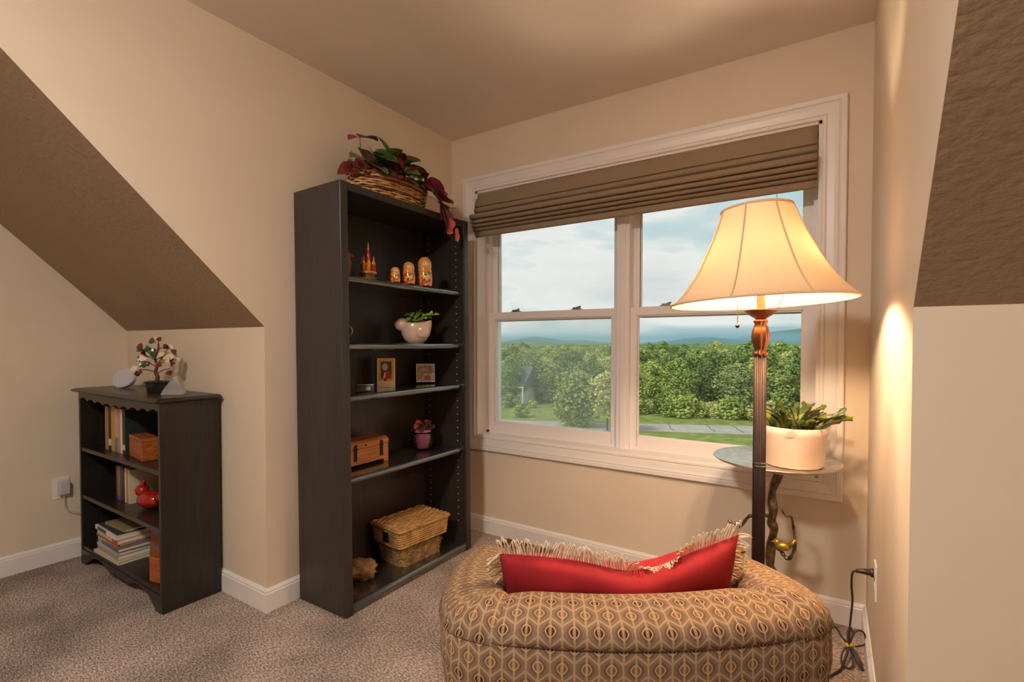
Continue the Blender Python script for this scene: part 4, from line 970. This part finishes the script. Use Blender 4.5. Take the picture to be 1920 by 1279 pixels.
# ---- second tier: bird planter, cup
cer = M('blush ceramic', (214, 186, 160), .25, coat=.3)
bd = thing('bird_planter', 'blush ceramic bird planter with a small green plant', 'planter', (lean(.19, SH[1]), -.53, SH[1]), FZ)
bw = MB(); rows = []
prof = [(.02, 0), (.036, 0), (.052, .02), (.064, .045), (.07, .075), (.068, .1), (.064, .108), (.06, .104), (.05, .085), (0, .08)]
ns_ = 32; vs = []
for i in range(ns_):
    a = 2*PI*i/ns_
    for r_, z in prof:
        k = 1+.12*max(0, math.cos(a))*z/.1; vs.append((r_*1.12*k*math.cos(a)+.012, r_*.85*math.sin(a), z+(.016*max(0, math.cos(a))**2 if z > .07 else 0)))
kk = len(prof)
bw.add(vs, [(i*kk+q, ((i+1) % ns_)*kk+q, ((i+1) % ns_)*kk+q+1, i*kk+q+1) for i in range(ns_) for q in range(kk-1)]+[tuple(reversed([i*kk for i in range(ns_)]))]).build('body', cer, bd, smooth=True)
MB().sphere((-.058, -.006, .098), (.038, .036, .036), 20, 14).build('head', cer, bd, smooth=True)
MB().tube([(-.088, -.008, .102), (-.099, -.01, .1)], [.009, .002], 10).build('beak', cer, bd, smooth=True)
MB().sphere((.048, -.05, .062), (.036, .014, .034), 18, 10).build('wing', cer, bd, smooth=True)
MB().lathe([(0, .086), (.055, .084)], 20, (.015, 0, 0), 1.05, .8).build('soil', soil, bd)
jade = M('lime leaf', (150, 186, 62), .4, col2=(112, 154, 48), ns=50, rand=.2)
LJ = leaf_mesh('leaf', jade, .013, .034, .15)
for (x, y, h, tx, n) in ((-.012, -.012, .07, -.012, 4), (.012, 0, .08, .01, 5), (.025, -.01, .075, .055, 6), (.0, .01, .06, -.02, 4), (.03, .008, .07, .08, 5)):
    q = spline([(x, y, .084), (x+tx*.3, y-.005, .084+h*.7), (x+tx, y-.012, .084+h)], 5); MB().tube(q, .0022, 6).build('stem', M('pale stem', (128, 120, 70), .6), bd, smooth=True)
    for i in range(n):
        p_ = q[int((.35+.65*i/(n-1))*(len(q)-1))]; put_leaf(bd, LJ, p_, (r8.uniform(-.8, .8)+tx*6, r8.uniform(-.8, .1), r8.uniform(-.3, .5)), (0, -.6, .8), r8.uniform(.8, 1.15))
cp = thing('cup', 'cream cup with a gold handle behind the left upright of the second tier', 'cup', (lean(.185, SH[1]), -1.003, SH[1]), FZ)
MB().lathe([(0, 0), (.026, 0), (.034, .03), (.036, .085), (.033, .085), (.031, .03), (0, .01)], 24).build('cup_body', crl, cp, smooth=True)
MB().tube(spline([(.034, 0, .07), (.048, 0, .078), (.060, 0, .066), (.061, 0, .048), (.052, 0, .034), (.034, 0, .03)], 6), .0026, 8).build('handle', M('gold rim', (220, 180, 110), .25, .9), cp, smooth=True)

# ---- third tier: trinket tin, portrait gift box, picture tile on an easel
tn = thing('trinket_tin', 'small silvery trinket tin lying flat on the third tier', 'tin', (lean(.225, SH[2]), -.885, SH[2]), FZ)
smk = M('dull silver tin', (120, 116, 108), .3, .8, col2=(80, 78, 74), ns=30)
MB().box(-.038, .038, -.028, .028, 0, .028).build('tin_body', smk, tn, bevel=.004); MB().box(-.041, .041, -.031, .031, .0285, .036).build('lid', M('tin lid', (168, 162, 152), .22, .85), tn, bevel=.004)
MB().box(.005, .025, -.0295, -.028, .008, .022).build('label_plate', M('pale plate', (190, 186, 178), .4), tn)
gb = thing('gift_box', 'upright red gift box with a gold-framed portrait on its cream front', 'gift box', (lean(.11, SH[2]), -.655, SH[2]), FZ+.22)
MB().box(-.046, .046, -.02, .03, 0, .149).build('box_body', M('red card', (150, 24, 34), .45), gb, bevel=.001)
MB().box(-.046, .046, -.0225, -.0202, 0, .149).build('front_panel', M('cream card', (238, 226, 200), .45), gb)
gfm = M('gold print', (216, 172, 52), .3, .35, col2=(180, 132, 34), ns=60)
gf = MB(); gf.box(-.038, .038, -.0245, -.0226, .132, .142); gf.box(-.038, .038, -.0245, -.0226, .034, .044); gf.box(-.038, -.027, -.0245, -.0226, .044, .132); gf.box(.027, .038, -.0245, -.0226, .044, .132)
gf.build('gold_frame', gfm, gb, bevel=.0006)
pp = MB().box(-.027, .027, -.0238, -.0226, .044, .132).build('portrait', M('portrait ground', (70, 60, 48), .5), gb)
MB().sphere((-.006, -.0238, .105), (.014, .0008, .019), 14, 8).build('painted_head', M('portrait hair', (206, 188, 160), .5), pp)
MB().prism([(-.016, .046), (.026, .046), (.026, .06), (.012, .088), (.0, .082), (-.01, .066)], 'y', -.0246, -.0238).build('painted_coat', M('portrait coat', (190, 40, 26), .5), pp)
MB().prism([(-.016, .046), (-.006, .048), (-.002, .078), (-.008, .078)], 'y', -.0249, -.0238).build('painted_collar', M('portrait collar', (230, 216, 196), .5), pp)
MB().lathe([(0, 0), (.009, 0), (.009, .001), (0, .001)], 16).xf(Matrix.Translation((-.004, -.0245, .04)) @ Matrix.Rotation(PI/2, 4, 'X')).build('round_seal', rdl, gb)
tl = thing('picture_tile', 'square picture tile on a small black easel on the third tier', 'picture tile', (lean(.14, SH[2]), -.385, SH[2]), FZ+.06)
tm = M('tile print', (170, 196, 206), .3, col2=(172, 120, 72), ns=38, detail=2, con=(.47, .55)); tI = Matrix.Translation((0, 0, .008)) @ Matrix.Rotation(-.2, 4, 'X')
MB().box(-.052, .052, -.004, .004, 0, .104).xf(tI).build('tile_body', M('tile cream', (226, 212, 190), .35), tl, bevel=.001)
MB().box(-.046, .046, -.0055, -.0042, .006, .098).xf(tI).build('tile_picture', tm, tl)
for k, (x, z, w_, h_, c) in enumerate(((-.036, .064, .016, .024, (176, 124, 78)), (.022, .066, .022, .028, (180, 112, 70)), (-.006, .05, .05, .012, (170, 126, 80)), (-.034, .014, .014, .022, (188, 140, 90)), (.01, .012, .034, .024, (184, 84, 54)))):
    MB().box(x-w_/2, x+w_/2, -.0062, -.0056, z, z+h_).xf(tI).build('printed_house', M('tile house %d' % k, c, .4), tl)
ez = M('black easel wire', (28, 26, 24), .4, .6)
for s in (-1, 1): MB().tube([(s*.025, -.03, .014), (s*.025, -.03, .003), (s*.025, .0, .003), (s*.02, .035, .06)], .0028, 6).build('easel_leg', ez, tl)
MB().tube([(-.022, .02, .034), (.022, .02, .034)], .002, 6).build('easel_bar', ez, tl)

# ---- fourth tier: wooden box, pink pot in a glass
cdr = M('honey cedar', (204, 132, 60), .35, col2=(170, 98, 42), ns=6, nmap=(8, 1.2, 12), detail=4, coat=.3)
wb_ = thing('wooden_box', 'honey-coloured wooden keepsake box on the fourth tier', 'wooden box', (lean(.135, SH[3]), -.865, SH[3]))
front = [(-.14, .012), (-.14, .085), (.14, .085), (.14, .012), (.14, 0), (.118, 0), (.108, .014), (-.108, .014), (-.118, 0), (-.14, 0)]
MB().prism(front, 'x', .052, .064).build('front_board', cdr, wb_); MB().prism(front, 'x', -.064, -.052).build('back_board', cdr, wb_)
MB().box(-.052, .052, -.14, -.128, 0, .085).build('end_board', cdr, wb_); MB().box(-.052, .052, .128, .14, 0, .085).build('end_board', cdr, wb_)
MB().box(-.052, .052, -.128, .128, .014, .022).build('bottom_board', cdr, wb_)
MB().prism([(-.064, .0865), (.064, .0865), (.064, .108), (.05, .122), (-.05, .122), (-.064, .108)], 'y', -.142, .142).build('lid', cdr, wb_, bevel=.001)
hb = M('black iron', (34, 30, 28), .45, .5)
for y in (-.062, .095):
    h_ = MB().box(.0642, .066, y-.01, y+.01, .032, .108).build('hinge', hb, wb_, bevel=.0006); MB().tube([(.067, y-.012, .0858), (.067, y+.012, .0858)], .0028, 8).build('hinge_pin', hb, h_)
MB().sphere((.066, .0, .098), .004, 10, 6).build('nail_head', hb, wb_)
pk = thing('pink_pot', 'pink pot of dark red foliage standing inside a clear glass', 'potted plant', (lean(.175, SH[3]), -.452, SH[3]), FZ)
gls = bpy.data.materials.new('clear glass'); gls.use_nodes = True; g_ = gls.node_tree.nodes['Principled BSDF']; g_.inputs['Base Color'].default_value = (.93, 1, .97, 1); g_.inputs['Roughness'].default_value = .03; g_.inputs['Transmission Weight'].default_value = 1; g_.inputs['IOR'].default_value = 1.45
MB().lathe([(0, .0), (.038, .0), (.05, .012), (.0555, .045), (.054, .085), (.052, .1), (.049, .1), (.0505, .084), (.052, .046), (.046, .016), (.036, .008), (0, .008)], 36).build('glass_vase', gls, pk, smooth=True)
pnk = M('pink pot', (232, 112, 160), .45)
MB().lathe([(0, .01), (.03, .01), (.04, .086), (.044, .09), (.044, .114), (.041, .114), (.04, .1), (0, .1)], 32).build('pot', pnk, pk, smooth=True)
MB().lathe([(0, .104), (.04, .102)], 20).build('soil', soil, pk)
lpk = M('mottled red leaf', (112, 62, 62), .5, col2=(74, 62, 48), ns=60, rand=.25); LPk = leaf_mesh('leaf', lpk, .017, .036, .3, True); LPp = leaf_mesh('leaf', lp_, .017, .034, .3, True)
for i in range(34):
    a = r8.uniform(0, 2*PI); q = r8.uniform(.0, .045); put_leaf(pk, LPp if i in (3, 9) else LPk, (q*math.cos(a), q*math.sin(a), .112+.045*r8.random()*(1-q/.07)), (math.cos(a)+r8.uniform(-.4, .4), math.sin(a)-.2, r8.uniform(-.4, .8)), (0, -.6, .8), r8.uniform(.75, 1.15))
put_leaf(pk, LPp, (-.03, -.03, .125), (-.3, -.5, .5), (0, -1, .2), .9)

# ---- bottom tier: wicker hamper over moss, coral stone
z0 = .04
wkb = thing('lidded_basket', 'lidded wicker basket with mossy straw sides on the bottom tier', 'basket', (lean(.185, 0), -.56, z0), PI/2-.10)
straw = M('woven straw', (206, 160, 96), .6, col2=(150, 104, 56), ns=16, nmap=(2, 9, 1), detail=3, rand=.12)
def rrect(a, b, r, n=5):
    out = []
    for (cx, cy, t0) in ((a-r, b-r, 0), (-a+r, b-r, PI/2), (-a+r, -b+r, PI), (a-r, -b+r, 3*PI/2)):
        for i in range(n+1): out.append((cx+r*math.cos(t0+PI/2*i/n), cy+r*math.sin(t0+PI/2*i/n)))
    return out
LA, LB = .168, .112
for j in range(7):
    k = .95+.045*j/6; z = .108+.0118*j; L_ = rrect(LA*k, LB*k, .022); pts = [(x*(1+.006*math.sin(i*2.4+j*PI)), y*(1+.006*math.sin(i*2.4+j*PI)), z) for i, (x, y) in enumerate(L_)]
    # gap at the left end for the hand hole
    pts2 = [q for q in pts if not (q[0] < -LA*.8 and -.04 < q[1] < .025)] if 1 <= j <= 5 else pts
    if 1 <= j <= 5:
        i0 = max(range(len(pts)), key=lambda i: math.hypot(pts[i][0]-pts[i-1][0], pts[i][1]-pts[i-1][1]) if pts[i][0] < -LA*.8 and pts[i-1][0] < -LA*.8 else 0)
        a_, b_ = Vector(pts[i0-1]), Vector(pts[i0]); c1_ = Vector((a_.x, .028, z)); c2_ = Vector((b_.x, -.03, z))
        seq = [c2_]+pts[i0:]+pts[:i0]+[c1_]
        MB().tube(seq, .0068, 6).build('weaver', straw, wkb, smooth=True)
    else: MB().tube(pts+[pts[0]], .0068, 6).build('weaver', straw, wkb, smooth=True)
MB().prism(rrect(LA*.9, LB*.9, .02), 'z', .106, .18).build('lining', M('basket dark inside', (38, 28, 20), .9), wkb)
for i in range(15):
    y = -LB+.008+(2*LB-.016)*i/14
    MB().tube([(-LA*1.0+.33*LA*2*0+x_, y+.0016*math.sin(x_*90+i*PI), .197+.0022*math.sin(x_*110+i*PI)) for x_ in np.linspace(0, 2*LA, 26)], .0086, 6).build('lid_strip', straw, wkb, smooth=True)
LL = rrect(LA+.004, LB+.006, .014)
MB().tube([(x, y, .192) for x, y in LL]+[(LL[0][0], LL[0][1], .192)], .007, 6).build('lid_edge', straw, wkb, smooth=True)
MB().prism(rrect(LA*.80, LB*.80, .03), 'z', 0, .11).build('moss_core', M('dry moss core', (160, 126, 78), .95, col2=(106, 84, 50), ns=40, bump=1, bs=60, bdist=.01), wkb)
mg = MB(); r9 = random.Random(4); RL = rrect(LA*.82, LB*.82, .03, 3)
for i in range(420):
    q = r9.randrange(len(RL)); u = r9.random(); a_, b_ = RL[q], RL[(q+1) % len(RL)]; k = .92+.16*r9.random()
    z = r9.uniform(.0, .105); k *= .9+.12*z/.1; x = (a_[0]+(b_[0]-a_[0])*u)*k; y = (a_[1]+(b_[1]-a_[1])*u)*k
    d = Vector((r9.uniform(-1, 1), r9.uniform(-1, 1), r9.uniform(-.6, .5))).normalized()*r9.uniform(.012, .03)
    mg.tube([(x-d.x*.5, y-d.y*.5, max(.002, z-d.z*.5)), (x*1.03, y*1.03, max(.002, z)), (x+d.x*.5, y+d.y*.5, max(.002, z+d.z*.5))], .0013, 3, False)
tag(mg.build('straw_moss', M('straw moss', (216, 178, 112), .8, col2=(150, 120, 70), ns=60), wkb), kind='stuff')
MB().box(-LA*.93, -LA*.92, -.026, .024, .116, .168).build('hand_hole', M('hand hole dark', (14, 12, 10), .9), wkb)
cs = thing('coral_stone', 'rough tan coral stone at the left end of the bottom tier', 'stone', (lean(.165, 0), -.875, z0), .5)
bm = bmesh.new(); bmesh.ops.create_icosphere(bm, subdivisions=4, radius=1)
for v in bm.verts:
    c = v.co.copy(); n1_ = mnoise.noise(c*1.6)*.35+mnoise.noise(c*4.5)*.22+mnoise.noise(c*10)*.08
    v.co = Vector((c.x*.085, c.y*.055, c.z*.05))*(1+n1_); v.co.z = max(v.co.z+.042, 0)
me = bpy.data.meshes.new('coral_stone'); bm.to_mesh(me); bm.free(); me.materials.append(M('coral', (176, 142, 98), .9, col2=(120, 92, 62), ns=25, bump=.8, bs=70, bdist=.006))
for q in me.polygons: q.use_smooth = True
link('stone_body', me, cs)

# ================================================================== things on and in the low bookcase
TZ2 = LH
dm = thing('white_dome', 'white half-dome gadget tipped on its side on top of the low bookcase', 'gadget', (-1.045, -1.39, TZ2+.0565), 0)
dwm = M('white plastic dome', (206, 202, 208), .35)
Rm = Vector((.385, -.717, .45)).to_track_quat('Z', 'Y').to_matrix().to_4x4()
MB().sphere((0, 0, 0), .056, 28, 12, -1, 0.0).xf(Rm).build('shell', dwm, dm, smooth=True)
MB().lathe([(0, .002), (.05, .002), (.0545, .001), (.0555, -.001)], 32).xf(Rm).build('grille', M('pale speaker grille', (190, 184, 190), .6), dm)
bz = thing('bonsai_ornament', 'miniature gem-leaf tree in a black pot on top of the low bookcase', 'ornament', (-.675, -1.385, TZ2), .9)
bz.scale = (.82, .82, .86)
blkp = M('black ceramic', (32, 30, 28), .2)
MB().lathe([(0, 0), (.05, 0), (.052, .004), (.058, .05), (.068, .053), (.068, .062), (.054, .062), (.052, .052), (0, .052)], 8, (0, 0, 0), 1, .8).build('pot', blkp, bz)
MB().lathe([(0, .06), (.03, .058), (.05, .053)], 16, (0, 0, 0), 1, .8).build('pebble_bed', M('pebbles', (176, 140, 112), .8, col2=(140, 104, 80), ns=90), bz)
tkm = M('dark trunk wire', (82, 40, 32), .5)
q = spline([(0, 0, .055), (.006, 0, .085), (-.004, 0, .11), (.004, 0, .15), (-.006, 0, .19), (.01, 0, .235), (.012, 0, .27)], 5); MB().tube(q, [.012-.008*i/(len(q)-1) for i in range(len(q))], 8).build('trunk', tkm, bz, smooth=True)
gm = {'w': M('pale gem leaf', (222, 200, 178), .25), 'g': M('green gem leaf', (62, 84, 58), .25), 'r': M('garnet gem leaf', (116, 50, 44), .25), 'y': M('olive gem leaf', (150, 138, 70), .25)}
GL = {k: leaf_mesh('gem_leaf', m_, .018, .03, .3) for k, m_ in gm.items()}
for (bx, bz_, ex_, ez_, cs_) in ((.0, .1, .075, .13, 'rr'), (-.002, .11, -.08, .125, 'wwrr'), (.0, .14, -.05, .165, 'rgrwg'), (.0, .15, .05, .165, 'yywr'), (.002, .17, -.055, .205, 'grgw'), (.0, .18, .075, .20, 'wgwwr'), (.0, .21, -.04, .24, 'grgg'), (.006, .23, .05, .245, 'wwgr'), (.01, .25, .02, .29, 'wrwg'), (.0, .2, -.01, .235, 'ggrg'), (.01, .16, .045, .2, 'yyww')):
    MB().tube(spline([(bx, 0, bz_), ((bx+ex_)/2, -.012, (bz_+ez_)/2+.008), (ex_, -.02, ez_)], 4), .0026, 5).build('twig', tkm, bz, smooth=True)
    for c in cs_: put_leaf(bz, GL[c], (ex_+r8.uniform(-.018, .018), -.02+r8.uniform(-.03, .02), ez_+r8.uniform(-.02, .02)), (r8.uniform(-1, 1), r8.uniform(-.8, .2), r8.uniform(-.6, .8)), (r8.uniform(-.4, .4), -.8, .5), r8.uniform(.8, 1.2), 'gem_leaf')
cy = thing('crystal_ornament', 'clear crystal peak ornament beside the miniature tree', 'ornament', (-.50, -1.385, TZ2), .9)
crm = bpy.data.materials.new('frosty crystal'); crm.use_nodes = True; g_ = crm.node_tree.nodes['Principled BSDF']; g_.inputs['Base Color'].default_value = (.92, .9, .86, 1); g_.inputs['Roughness'].default_value = .12; g_.inputs['Transmission Weight'].default_value = .8
cv = [(-.045, -.022, 0), (.045, -.022, 0), (.045, .022, 0), (-.045, .022, 0), (-.04, -.02, .018), (.042, -.02, .02), (.04, .02, .02), (-.04, .02, .018), (-.012, -.01, .06), (.018, -.012, .075), (.02, .01, .085), (-.008, .008, .07), (.012, 0, .102)]
MB().add(cv, [(3, 2, 1, 0), (0, 1, 5, 4), (1, 2, 6, 5), (2, 3, 7, 6), (3, 0, 4, 7), (4, 5, 9, 8), (5, 6, 10, 9), (6, 7, 11, 10), (7, 4, 8, 11), (8, 9, 12), (9, 10, 12), (10, 11, 12), (11, 8, 12)]).build('crystal_body', crm, cy)

# ---- books
pgm = M('book pages', (222, 208, 184), .8)
def book(label, loc, w, d, h, col, rz=0., tilt=0., flat=False, group=None, band=None, col2=None, name='book', pad=.0):
    """upright: w = spine thickness along x, d = depth (spine at -y), h = height.  flat: w along x, d along y, h = thickness (spine at -y)"""
    b = thing(name, label, 'book', loc, rz, group); b.rotation_euler = (0, tilt, rz)
    key = 'cover %d %d %d' % col; cm = M(key, col, .45, col2=col2, ns=18) if col2 else M(key, col, .45)
    c = .0022
    if flat:
        MB().box(-w/2, w/2, -d/2, d/2, 0, c).build('cover', cm, b); MB().box(-w/2, w/2, -d/2, d/2, h-c, h).build('cover', cm, b)
        MB().box(-w/2, w/2, -d/2, -d/2+c, c, h-c).build('spine', cm, b); MB().box(-w/2+.003, w/2-.003, -d/2+c, d/2-.003, c, h-c).build('pages', pgm, b)
        if band: MB().box(-w/2+w*band[0], -w/2+w*band[1], -d/2-.0004, -d/2, c*.5, h-c*.5).build('spine_band', M('band %d %d %d' % band[2], band[2], .5), b)
    else:
        MB().box(-w/2, -w/2+c, -d/2, d/2, 0, h).build('cover', cm, b); MB().box(w/2-c, w/2, -d/2, d/2, 0, h).build('cover', cm, b)
        MB().box(-w/2+c, w/2-c, -d/2, -d/2+c, 0, h).build('spine', cm, b); MB().box(-w/2+c, w/2-c, -d/2+c, d/2-.003, .002, h-.003).build('pages', pgm, b)
        if band: MB().box(-w/2+.0015, w/2-.0015, -d/2-.0004, -d/2, h*band[0], h*band[1]).build('spine_band', M('band %d %d %d' % band[2], band[2], .5), b)
    return b
yb = -1.378
S1, S2, S3 = LS
x = -1.098
for (w, h, d, col, lab, band) in ((.044, .222, .15, (158, 122, 84), 'tan book at the left of the upper shelf row', None), (.034, .218, .15, (34, 30, 30), 'black book with a white spine label beside the mustard book', (.12, .27, (220, 214, 204))),
        (.046, .226, .15, (196, 146, 44), 'mustard yellow book on the upper shelf', None), (.036, .218, .15, (176, 172, 160), 'grey and blue book beside the mustard book', (.0, .34, (58, 134, 170))),
        (.032, .22, .15, (214, 128, 118), 'pink book on the upper shelf', None), (.022, .218, .15, (226, 216, 192), 'thin cream book on the upper shelf', None), (.034, .214, .15, (40, 48, 42), 'dark green book at the right of the upper shelf row', (.1, .22, (206, 200, 184)))):
    book(lab, (x+w/2, yb, S1), w-.001, d, h, col, band=band, group='books on the upper shelf'); x += w
ph_ = thing('picture_card', 'grey green picture card standing behind the leaning book', 'picture card', (-.80, -1.30, S1), .1)
MB().box(-.045, .045, 0, .004, 0, .2).build('card', M('grey green picture', (150, 150, 122), .6, col2=(196, 176, 150), ns=14), ph_)
book('dark maroon book leaning at the right of the upper shelf', (-.665, -1.32, S1), .03, .10, .21, (74, 30, 26), rz=PI/2-.15, tilt=.0)
wbx = thing('wood_wedge_box', 'orange-brown wooden box in front of the maroon book', 'wooden box', (-.715, -1.425, S1), -.12)
omb = M('orange brown wood', (176, 96, 40), .4, col2=(140, 70, 28), ns=8, nmap=(1, 6, 10))
MB().prism([(-.105, 0), (.105, 0), (.1, .088), (-.1, .088)], 'y', -.035, .035).build('box_body', omb, wbx, bevel=.003)
MB().prism([(-.102, .0885), (.102, .0885), (.098, .104), (-.098, .104)], 'y', -.037, .037).build('lid', omb, wbx, bevel=.003)
mg_ = thing('white_mug', 'white patterned mug at the right end of the upper shelf', 'mug', (-.46, -1.36, S1))
MB().lathe([(0, 0), (.03, 0), (.033, .01), (.034, .1), (.031, .1), (.03, .012), (0, .008)], 24).build('mug_body', M('patterned mug', (216, 206, 196), .3, col2=(150, 90, 84), ns=40, con=(.55, .6)), mg_, smooth=True)
x = -1.03
for (w, h, col, lab, band) in ((.022, .17, (120, 40, 36), 'dark red book at the left of the middle shelf row', None), (.03, .172, (150, 118, 84), 'brown book with a violet foot on the middle shelf', (.0, .12, (98, 88, 170))), (.03, .168, (74, 62, 92), 'dull violet book on the middle shelf', None),
        (.026, .165, (60, 50, 44), 'dark brown book on the middle shelf', None), (.018, .172, (226, 208, 176), 'thin cream book on the middle shelf', None), (.022, .17, (190, 130, 70), 'tan orange book on the middle shelf', None), (.02, .168, (206, 190, 160), 'pale book at the right of the middle shelf row', None)):
    book(lab, (x+w/2, yb+.01, S2), w-.001, .13, h, col, band=band, group='books on the middle shelf'); x += w
rb_ = thing('red_bird', 'glossy red bird figurine on the middle shelf of the low bookcase', 'figurine', (-.715, -1.40, S2), .25)
rb_.scale = (.82,)*3
rdm = M('red glazed ceramic', (160, 30, 22), .25, coat=.4)
MB().sphere((0, 0, .052), (.085, .06, .052), 24, 14).build('body', rdm, rb_, smooth=True)
MB().sphere((-.062, -.006, .1), (.038, .036, .036), 18, 12).build('head', rdm, rb_, smooth=True)
MB().tube([(-.06, -.006, .125), (-.052, -.006, .15), (-.04, -.006, .165)], [.02, .011, .002], 10).build('crest', rdm, rb_, smooth=True)
MB().tube([(-.07, -.04, .096), (-.078, -.055, .092)], [.011, .002], 10).build('beak', M('amber beak', (226, 140, 60), .3), rb_, smooth=True)
MB().tube([(.06, 0, .06), (.1, 0, .082), (.135, 0, .118)], [.034, .024, .012], 10).build('tail', rdm, rb_, smooth=True)
# bottom tier: upright books, a stack, boards
x = -1.2
for (w, h, col, lab, band) in ((.03, .235, (40, 58, 140), 'deep blue book at the far left of the bottom shelf', None), (.05, .2, (196, 196, 180), 'white and teal book standing behind the stack', (.1, .75, (40, 120, 150))), (.026, .225, (206, 192, 176), 'cream book standing behind the stack', None), (.034, .22, (44, 120, 148), 'teal book standing behind the stack', None), (.03, .21, (150, 96, 66), 'brown book standing behind the stack', None), (.05, .19, (176, 144, 76), 'ochre book standing behind the stack', None)):
    book(lab, (x+w/2, -1.308, S3), w-.001, .06, h, col, band=band, group='upright books on the bottom shelf'); x += w
stk = [((196, 186, 166), .014, .30, .23, 'cream magazine at the bottom of the stack', None), ((150, 150, 146), .022, .27, .20, 'grey book second from the bottom of the stack', None), ((184, 176, 150), .016, .26, .2, 'pale yellow book third from the bottom of the stack', None),
       ((52, 110, 160), .018, .27, .2, 'blue book in the middle of the stack', (.0, .2, (120, 170, 190))), ((196, 84, 44), .013, .26, .2, 'orange book in the middle of the stack', (.0, .4, (210, 150, 50))), ((70, 112, 74), .01, .28, .2, 'thin green book in the middle of the stack', None),
       ((208, 172, 156), .022, .27, .21, 'pinkish white book near the top of the stack', (.75, 1., (176, 60, 66))), ((222, 214, 206), .02, .28, .22, 'white book with dark spine lettering near the top of the stack', (.12, .55, (74, 68, 66))), ((60, 60, 58), .006, .26, .2, 'thin black magazine near the top of the stack', None), ((150, 136, 100), .012, .22, .17, 'small framed print lying on top of the stack', None)]
z = S3
for i, (col, th, w, d, lab, band) in enumerate(stk):
    book(lab, (-.972+(.02 if i == 9 else r8.uniform(-.008, .008)), -1.418+(.0 if i < 9 else .012), z), w, d*.72, th, col, rz=r8.uniform(-.04, .04), flat=True, band=band, group='stack of books on the bottom shelf'); z += th+.0003
bdk = thing('wooden_board', 'reddish brown board standing beside the book stack', 'board', (-.665, -1.385, S3), -.05)
rwm = M('reddish wood', (156, 84, 50), .4, col2=(122, 60, 36), ns=6, nmap=(1, 1, 6), detail=4)
MB().prism([(-.11, 0), (.12, 0), (.12, .215), (-.075, .24)], 'y', -.008, .008).build('board_panel', rwm, bdk, bevel=.002)
MB().box(-.05, .1, .008, .05, 0, .02).build('board_foot', rwm, bdk, bevel=.002)
wbl = thing('wood_block', 'small orange-brown wooden block at the right end of the bottom shelf', 'wooden block', (-.465, -1.44, S3), .2)
MB().box(-.06, .06, -.035, .035, 0, .1).build('block_body', omb, wbl, bevel=.003)
MB().box(-.062, .062, -.037, .037, .1005, .112).build('lid', omb, wbl, bevel=.003)

# ---- rest everything on the boards: the tall bookcase leans a touch, so its boards rise towards the front
for o in list(COL.objects):
    if o.parent is None and o.type == 'EMPTY' and o.get('category'):
        x, y, z = o.location
        if 0 < x < BX1 and BY0 < y < BY1 and .03 < z < BH+.1: o.location.z += .012*x+(.0012 if z < 1.8 else -.0006)
        elif LX0 < x < LX1 and LY0-.03 < y < LY1 and z > .05 and o.name not in ('low_bookcase',): o.location.z += .0006
pc.location.z += .0024
